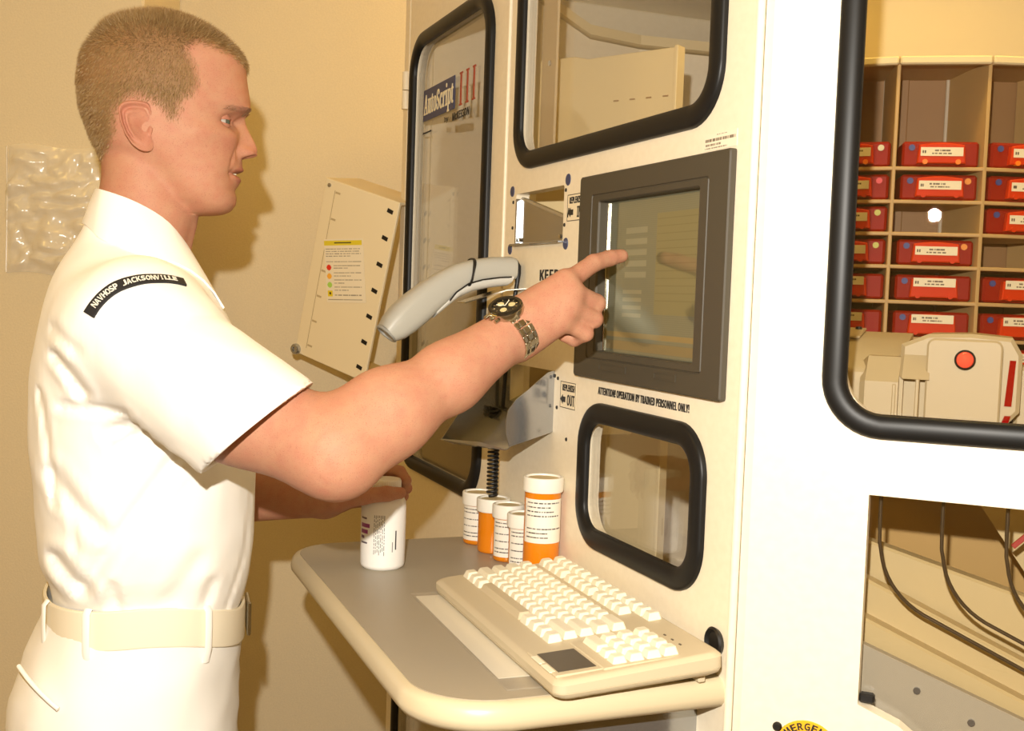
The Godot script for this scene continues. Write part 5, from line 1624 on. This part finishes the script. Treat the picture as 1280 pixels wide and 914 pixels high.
func build_person() -> void:
	fn.seed = 11
	fn.noise_type = FastNoiseLite.TYPE_SIMPLEX_SMOOTH
	fn.frequency = 1.0
	fn.fractal_type = FastNoiseLite.FRACTAL_FBM
	fn.fractal_octaves = 2
	man = thing("person", "person in white short-sleeved uniform pointing at the touch screen", "person", XM)
	var skin := mat(Color(1, 1, 1), 0.6, 0.0, {"vertex_color_use_as_albedo": true, "metallic_specular": 0.35, "albedo_texture": freckle_tex(), "subsurf_scatter_enabled": true, "subsurf_scatter_strength": 0.05, "subsurf_scatter_skin_mode": true, "uv1_triplanar": true, "uv1_scale": Vector3(14, 14, 14), "normal_enabled": true, "normal_texture": noise_tex(0.35, 31, [], 256, true, 3.0), "normal_scale": 0.12})
	var mb := MB.new()
	var hairy := build_head(mb)
	build_ear(mb, 1.0)
	build_ear(mb, -1.0)
	build_eyes(mb)
	var rb := right_arm_bones()
	arm_bones = rb.slice(0, 13)
	nets(arm_field, Vector3(-0.08, 1.27, 0.10), Vector3(0.36, 1.54, 0.41), 0.0055, mb, skin_tint)
	arm_bones = rb.slice(5)
	nets(arm_field, Vector3(0.352, 1.42, 0.205), Vector3(0.52, 1.57, 0.315), 0.0024, mb, skin_tint)
	var lb := left_arm_bones()
	arm_bones = lb.slice(0, 9)
	nets(arm_field, Vector3(-0.09, 1.14, -0.32), Vector3(0.20, 1.53, -0.02), 0.006, mb, skin_tint)
	arm_bones = lb.slice(2)
	nets(arm_field, Vector3(0.192, 1.19, -0.125), Vector3(0.345, 1.29, 0.01), 0.0024, mb, skin_tint)
	nets(chest_field, Vector3(-0.15, 1.06, -0.22), Vector3(0.12, 1.58, 0.22), 0.012, mb, skin_tint)
	part(man, "body", mb.done(180.0), skin)
	build_face_parts()
	build_hair(hairy)
	build_clothes()
	build_watch()

func build_face_parts() -> void:
	for s in [1.0, -1.0]:
		var m := MB.new()
		var c := Vector3(0.0672, 1.6952, 0.0345 * s)
		var rows := []
		for j in 15:
			var row := []
			var el := PI * j / 22.0
			for k in 28:
				var a := TAU * k / 28.0
				m.col = Color(0.012, 0.012, 0.012) if j < 3 else Color(0.10, 0.12, 0.085) if j < 6 else Color(0.06, 0.06, 0.05) if j == 6 else Color(0.48, 0.43, 0.38)
				var r := 0.01225 + (0.0006 if j < 5 else 0.0)
				row.append(m.p(c + Vector3(cos(el), sin(el) * sin(a), sin(el) * cos(a)) * r))
			rows.append(row)
		for j in 14:
			for k in 28: m.quad(rows[j][(k + 1) % 28], rows[j][k], rows[j + 1][k], rows[j + 1][(k + 1) % 28])
		part(man, "eye", m.done(180.0), mat(Color(1, 1, 1), 0.12, 0.0, {"vertex_color_use_as_albedo": true}))
	# a glimpse of the upper teeth
	var tm := MB.new()
	for k in 8:
		var a := (k - 3.5) * 0.17
		tm.t = Transform3D(Basis(Vector3.UP, -a), Vector3(0.0640 + 0.0245 * cos(a), 1.6378, 0.0245 * sin(a)))
		tm.box(Vector3.ZERO, Vector3(0.003, 0.0050, 0.0040), 0.0008)
	part(man, "teeth", tm.done(), mat(c8(238, 228, 205), 0.3))

func build_hair(hairy: Array) -> void:
	var m := MB.new()
	var n := hairy.size()
	var r := RandomNumberGenerator.new()
	r.seed = 5
	var add := func(m: MB, p: Vector3, d: Vector3, ln: float, wd: float, c: Color):
		var sd := d.cross(Vector3(r.randf() - 0.5, r.randf() - 0.5, r.randf() - 0.5)).normalized() * wd
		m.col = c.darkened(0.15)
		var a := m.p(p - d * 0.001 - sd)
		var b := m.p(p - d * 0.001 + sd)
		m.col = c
		m.tri(a, b, m.p(p + d * ln))
	for k in 80000:
		var h: Array = hairy[r.randi_range(0, n - 1)]
		var p: Vector3 = h[0] + Vector3(r.randf() - 0.5, r.randf() - 0.5, r.randf() - 0.5) * 0.0036
		var am: float = h[1]
		if r.randf() > 0.15 + am / 0.012: continue
		var nn := Vector3(p.x - 0.005, (p.y - 1.735) * (1.0 if p.y > 1.735 else 0.3), p.z).normalized()
		var topw := clampf((p.y - 1.755) / 0.05, 0.0, 1.0)
		var lie := Vector3(-0.25, -1.0, 0.0).lerp(Vector3(0.55, 0.15, 0.0), topw)
		var d := (nn * lerpf(0.42, 1.0, topw) + lie * lerpf(0.75, 0.35, topw) + Vector3(r.randf() - 0.5, r.randf() - 0.5, r.randf() - 0.5) * 0.45).normalized()
		var tone := Color(0.25, 0.145, 0.055).lerp(Color(0.38, 0.235, 0.085), r.randf())
		if r.randf() < 0.22: tone = tone.lerp(Color(0.60, 0.42, 0.20), 0.5)
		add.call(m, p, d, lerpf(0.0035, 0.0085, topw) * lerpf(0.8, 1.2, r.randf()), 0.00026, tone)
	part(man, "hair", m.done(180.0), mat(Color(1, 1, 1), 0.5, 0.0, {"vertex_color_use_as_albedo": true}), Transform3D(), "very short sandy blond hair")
	var e := MB.new()
	for q in brow_spots:
		for k in 3:
			var p: Vector3 = q + Vector3(r.randf() - 0.5, r.randf() - 0.5, r.randf() - 0.5) * 0.002
			var t := (absf(p.z) - 0.01) / 0.046
			add.call(e, p, Vector3(0.45 - t * 0.9, 0.30 - 0.45 * t, signf(p.z) * 0.75).normalized(), 0.0055, 0.00025, Color(0.33, 0.185, 0.075).lightened(r.randf() * 0.15))
	part(man, "eyebrows", e.done(180.0), mat(Color(1, 1, 1), 0.5, 0.0, {"vertex_color_use_as_albedo": true}))

func build_clothes() -> void:
	var weave := noise_tex(0.4, 41, [], 256, true, 3.0)
	var cloth := mat(c8(246, 243, 236), 0.8, 0.0, {"rim_enabled": true, "rim": 0.25, "uv1_triplanar": true, "uv1_scale": Vector3(25, 25, 25), "normal_enabled": true, "normal_texture": weave, "normal_scale": 0.12})
	var mb := MB.new()
	nets(shirt_field, Vector3(-0.165, 1.085, -0.335), Vector3(0.20, 1.60, 0.365), 0.0052, mb, white_tint)
	var shirt := part(man, "shirt", mb.done(180.0), cloth, Transform3D(), "white short-sleeved uniform shirt")
	# collar: a folded band that leans on the neck and opens in front
	var cm := MB.new()
	var rings := []
	for k in 41:
		var t := k / 40.0 * 2.0 - 1.0                    # -1 far front .. 0 back of the neck .. 1 near front
		var a := absf(t)
		var s := signf(t)
		var tx := curve([[0.0, -0.0700], [0.25, -0.060], [0.5, -0.028], [0.72, 0.008], [0.9, 0.033], [1.0, 0.047]], a)
		var ty := curve([[0.0, 1.6090], [0.25, 1.605], [0.5, 1.594], [0.72, 1.574], [0.9, 1.545], [1.0, 1.520]], a)
		var tz := curve([[0.0, 0.0], [0.12, 0.028], [0.25, 0.047], [0.5, 0.0625], [0.72, 0.0605], [0.9, 0.046], [1.0, 0.034]], a) * s
		var ox := curve([[0.0, -0.0860], [0.25, -0.078], [0.5, -0.040], [0.72, 0.004], [0.9, 0.050], [1.0, 0.080]], a)
		var oy := curve([[0.0, 1.5700], [0.25, 1.566], [0.5, 1.555], [0.72, 1.537], [0.9, 1.505], [1.0, 1.478]], a)
		var oz := curve([[0.0, 0.0], [0.12, 0.036], [0.25, 0.066], [0.5, 0.0950], [0.72, 0.0960], [0.9, 0.083], [1.0, 0.072]], a) * s
		var top := Vector3(tx, ty, tz)
		var out := on_shirt(Vector3(ox, oy, oz), 0.0025)
		var n := Vector3(tx + 0.015, 0.03, tz).normalized()
		var mid := top.lerp(out, 0.5) + n * 0.0025
		var low := top + Vector3(0, -0.045, 0) - n * 0.004
		rings.append([low - n * 0.001, top - n * 0.002 + Vector3(0, -0.001, 0), top + Vector3(0, 0.0012, 0), top + n * 0.0028, mid, out + n * 0.0012, out - n * 0.0008 + Vector3(0, -0.001, 0), mid - n * 0.003, top + Vector3(0, -0.006, 0) + n * 0.001, low + n * 0.001])
	cm.skin(rings, true, true, true)
	for i in range(0, cm.ix.size(), 3):
		var q := cm.ix[i + 1]
		cm.ix[i + 1] = cm.ix[i + 2]
		cm.ix[i + 2] = q
	part(shirt, "collar", cm.done(70.0), cloth)
	# cuff hem
	var hem := []
	var e1 := SLEEVE.cross(Vector3.UP).normalized()
	var e2 := SLEEVE.cross(e1).normalized()
	for k in 48:
		var a := TAU * k / 48.0
		var q := (e1 * cos(a) + e2 * sin(a)) * 0.0648
		hem.append(CUFF + q - SLEEVE * (q.dot(CUFF_N) / SLEEVE.dot(CUFF_N)) - CUFF_N * 0.001)
	part(shirt, "cuff_hem", MB.new().tube(hem, 0.0013, 8, 0.8, true).done(60.0), cloth)
	# shoulder patch with lettering, laid on the sleeve
	var guide := [Vector3(-0.0622, 1.467, 0.19), Vector3(-0.0555, 1.478, 0.19), Vector3(-0.0460, 1.4888, 0.19), Vector3(-0.0338, 1.4975, 0.19), Vector3(-0.0142, 1.5045, 0.19), Vector3(0.0056, 1.5065, 0.19), Vector3(0.0185, 1.5060, 0.19), Vector3(0.0305, 1.5036, 0.19)]
	var c3 := Curve3D.new()
	for q in guide:
		var g := Vector3(q.x, q.y, 0.30)
		while g.z > 0.0 and shirt_field(g) > 0.0012: g.z -= maxf(0.0004, shirt_field(g) * 0.5)
		c3.add_point(g)
	for i in range(1, guide.size() - 1):
		var tg := (c3.get_point_position(i + 1) - c3.get_point_position(i - 1)) * 0.17
		c3.set_point_in(i, -tg)
		c3.set_point_out(i, tg)
	var ln := c3.get_baked_length()
	var pr := []
	var frames := func(s: float) -> Transform3D:
		var p := c3.sample_baked(s, true)
		var d := (c3.sample_baked(minf(s + 0.004, ln), true) - c3.sample_baked(maxf(s - 0.004, 0), true)).normalized()
		var n := shirt_normal(p)
		var u := n.cross(d).normalized()
		return Transform3D(Basis(d, u, d.cross(u).normalized()), p)
	for k in 33:
		var f: Transform3D = frames.call(ln * k / 32.0)
		var ring := []
		for q in [[-0.0072, -0.002], [0.0072, -0.002], [0.0072, 0.0006], [0.0060, 0.0012], [-0.0060, 0.0012], [-0.0072, 0.0006]]: ring.append(f * Vector3(0, q[0], q[1]))
		pr.append(ring)
	var patch := part(shirt, "shoulder_patch", MB.new().skin(pr, true, true, true).done(40.0), mat(c8(22, 22, 26), 0.7), Transform3D(), "black curved shoulder patch with white lettering")
	var txt := "NAVHOSP JACKSONVILLE"
	var thread := mat(c8(226, 222, 210), 0.7)
	for k in txt.length():
		if txt[k] == " ": continue
		var f: Transform3D = frames.call(ln * (0.085 + 0.83 * (k + 0.5) / txt.length()))
		letters(patch, "lettering", txt[k], (0.0017 if txt[k] == "I" else 0.0044), 0.0072, thread, f * at(0, 0, 0.0014))
	# belt, loops and buckle
	var beltm := mat(c8(238, 228, 204), 0.75, 0.0, {"normal_enabled": true, "normal_texture": weave, "normal_scale": 0.2, "uv1_triplanar": true, "uv1_scale": Vector3(20, 20, 20)})
	var br := []
	for s in [[-0.043, 0.000], [-0.043, 0.0035], [-0.041, 0.0045], [-0.002, 0.0045], [0.0, 0.0035], [0.0, 0.0]]:
		var ring := []
		for k in 72:
			var a := TAU * k / 72.0
			var q := ell(a, 0.106 + s[1], -0.119 - s[1], 0.158 + s[1])
			q.y = belt_y(a) + s[0]
			ring.append(q)
		br.append(ring)
	var belt := part(man, "belt", MB.new().skin(br).done(40.0), beltm, Transform3D(), "cream web belt")
	part(belt, "buckle", MB.new().box(Vector3(0.1145, 1.092, 0.004), Vector3(0.005, 0.042, 0.05), 0.0015).done(), mats.chrome)
	# fine ribs of the webbing
	# trousers: waist to crotch, then two legs
	var tr := MB.new()
	var hips := []
	for j in 26:
		var f := j / 25.0
		var ring := []
		for k in 72:
			var a := TAU * k / 72.0
			var y := lerpf(belt_y(a) - 0.002, 0.80, f)
			var xf := curve([[0.80, 0.100], [0.94, 0.104], [1.03, 0.104], [1.07, 0.105], [1.11, 0.1045], [1.16, 0.103]], y)
			var xb := curve([[0.80, -0.150], [0.90, -0.162], [0.96, -0.162], [1.014, -0.158], [1.043, -0.150], [1.081, -0.136], [1.11, -0.124], [1.16, -0.116]], y)
			var w := curve([[0.80, 0.183], [0.95, 0.182], [1.02, 0.176], [1.07, 0.168], [1.11, 0.159], [1.16, 0.154]], y)
			var q := ell(a, xf, xb, w)
			q.y = y
			var nz := fn.get_noise_3d(q.x * 12.0, y * 16.0 + q.x * 10.0, q.z * 12.0)
			var out := Vector3(q.x, 0, q.z).normalized()
			q += out * 0.004 * nz * clampf(f * 6.0, 0, 1)
			# pressed pocket welt at the back and a side seam
			q -= out * 0.0025 * exp(-pow((q.x + 0.02) / 0.002, 2)) * clampf(f * 8.0, 0, 1)
			ring.append(q)
		hips.append(ring)
	hips.reverse()
	tr.skin(hips, true, true, false)
	for s in [1.0, -1.0]:
		var leg := []
		for j in 14:
			var f := j / 13.0
			var y := lerpf(0.04, 0.90, f)
			var rx := curve([[0.04, 0.105], [0.3, 0.098], [0.5, 0.10], [0.9, 0.124]], y)
			var ring := []
			for k in 40:
				var a := TAU * k / 40.0
				ring.append(Vector3(-0.025 + cos(a) * rx, y, s * 0.092 - sin(a) * rx * 0.72))
			leg.append(ring)
		tr.skin(leg, true, true, true)
	var trm := part(man, "trousers", tr.done(60.0), cloth, Transform3D(), "white uniform trousers")
	for a in [2.62, 2.02, 1.02, -2.62, -1.2]:
		var ring := []
		for q in [[0.004, 0.005], [-0.001, 0.0095], [-0.022, 0.0100], [-0.044, 0.0095], [-0.060, 0.005]]:
			var b := ell(-a, 0.106 + q[1], -0.119 - q[1], 0.158 + q[1])
			b.y = belt_y(a) + q[0]
			ring.append(b)
		part(trm, "belt_loop", MB.new().tube(ring, 0.0045, 8, 0.35, false, ell(-a, 1, -1, 1)).done(60.0), cloth)
	var wp := []
	for k in 9:
		var f := k / 8.0
		var x := lerpf(-0.138, -0.092, f)
		var y := lerpf(1.074, 1.042, f)
		var zz := 0.176 * pow(maxf(1.0 - pow(absf(x + 0.025) / 0.132, 2.3), 0.02), 1.0 / 2.3)
		wp.append(Vector3(x, y, zz + 0.001))
	part(trm, "pocket_welt", MB.new().tube(wp, 0.0026, 8, 1.0).done(60.0), cloth)
	var shoe := mat(c8(235, 232, 224), 0.4)
	for s in [1.0, -1.0]:
		var rr := []
		for q in [[-0.115, 0.030, 0.06], [-0.10, 0.036, 0.085], [-0.04, 0.038, 0.10], [0.03, 0.040, 0.085], [0.09, 0.046, 0.06], [0.14, 0.040, 0.048], [0.165, 0.022, 0.035]]:
			var ring := []
			for k in 20:
				var a := TAU * k / 20.0
				ring.append(Vector3(q[0], maxf(0.001, q[2] * 0.5 + sin(a) * q[2] * 0.5), s * 0.092 + cos(a) * q[1]))
			rr.append(ring)
		part(man, "shoe", MB.new().skin(rr, true, true, true).done(60.0), shoe)

func build_watch() -> void:
	var E := Vector3(0.1709, 1.3480, 0.3440)
	var W := Vector3(0.3747, 1.4671, 0.2704)
	var ax := (W - E).normalized()
	var ctr := E.lerp(W, 0.955)
	var up := Vector3(-0.35, 0.80, 0.42)
	up = (up - ax * up.dot(ax)).normalized()
	var fx := XM * Transform3D(Basis(ax, up, ax.cross(up)), ctr)       # x along the arm, y through the dial
	var t := thing("wristwatch", "steel wristwatch with a dark dial on the pointing arm", "watch", fx)
	var st := mat(c8(196, 188, 168), 0.24, 1.0)
	var dk := mat(c8(58, 52, 40), 0.2, 0.6)
	var yo := 0.0240
	var case_ := part(t, "case", MB.new().lathe([Vector2(0, yo), Vector2(0.0165, yo), Vector2(0.0192, yo + 0.002), Vector2(0.0198, yo + 0.006), Vector2(0.0188, yo + 0.009), Vector2(0.0178, yo + 0.0095), Vector2(0.0160, yo + 0.0090), Vector2(0, yo + 0.0088)], 40).done(35.0), st)
	part(case_, "bezel", MB.new().lathe([Vector2(0.0182, yo + 0.0090), Vector2(0.0184, yo + 0.0110), Vector2(0.0170, yo + 0.0122), Vector2(0.0145, yo + 0.0118), Vector2(0.0140, yo + 0.0098)], 40).done(50.0), dk)
	part(case_, "dial", MB.new().lathe([Vector2(0.0142, yo + 0.0096), Vector2(0.0, yo + 0.0097)], 32).done(50.0), mat(c8(30, 28, 22), 0.25))
	for k in 3:
		var a := TAU * k / 3.0 + 0.5
		part(case_, "subdial", MB.new().lathe([Vector2(0, 0), Vector2(0.0038, 0), Vector2(0.0036, 0.0004), Vector2(0, 0.0003)], 18).done(50.0), mat(c8(206, 190, 140), 0.3), at(cos(a) * 0.0072, yo + 0.0098, sin(a) * 0.0072))
	for k in 12:
		part(case_, "hour_mark", MB.new().box(Vector3(0.0122, yo + 0.0102, 0), Vector3(0.0024, 0.0006, 0.0009), 0.0002).done(), st, Transform3D(Basis(Vector3.UP, TAU * k / 12.0), Vector3.ZERO))
	for a in [0.4, 2.0]: part(case_, "hand", MB.new().box(Vector3(0.005, yo + 0.0108, 0), Vector3(0.011, 0.0005, 0.0010), 0.0002).done(), mat(c8(240, 235, 215), 0.3), Transform3D(Basis(Vector3.UP, a), Vector3.ZERO))
	for z in [-0.008, 0.0, 0.008]: part(case_, "crown", MB.new().tube([Vector3(-0.0185, yo + 0.005, z), Vector3(-0.0235, yo + 0.005, z)], 0.0022, 10).done(60.0), st)
	# bracelet: links on an oval round the wrist
	var outer := MB.new().box(Vector3.ZERO, Vector3(0.0052, 0.0030, 0.0078), 0.0008).done()
	var inner := MB.new().box(Vector3.ZERO, Vector3(0.0080, 0.0034, 0.0078), 0.0010).done()
	for k in 20:
		var a := lerpf(0.48, TAU - 0.48, k / 19.0)
		var p := Vector3(0, cos(a) * 0.0275, sin(a) * 0.0330)
		var n := Vector3(0, cos(a) / 0.0275, sin(a) / 0.0330).normalized()
		var b := Basis(Vector3.RIGHT, n, Vector3.RIGHT.cross(n))
		var lk := part(t, "bracelet_link", inner, st, Transform3D(b, p))
		for s in [-1, 1]: part(lk, "link_side", outer, st, at(s * 0.0068, -0.0002, 0))
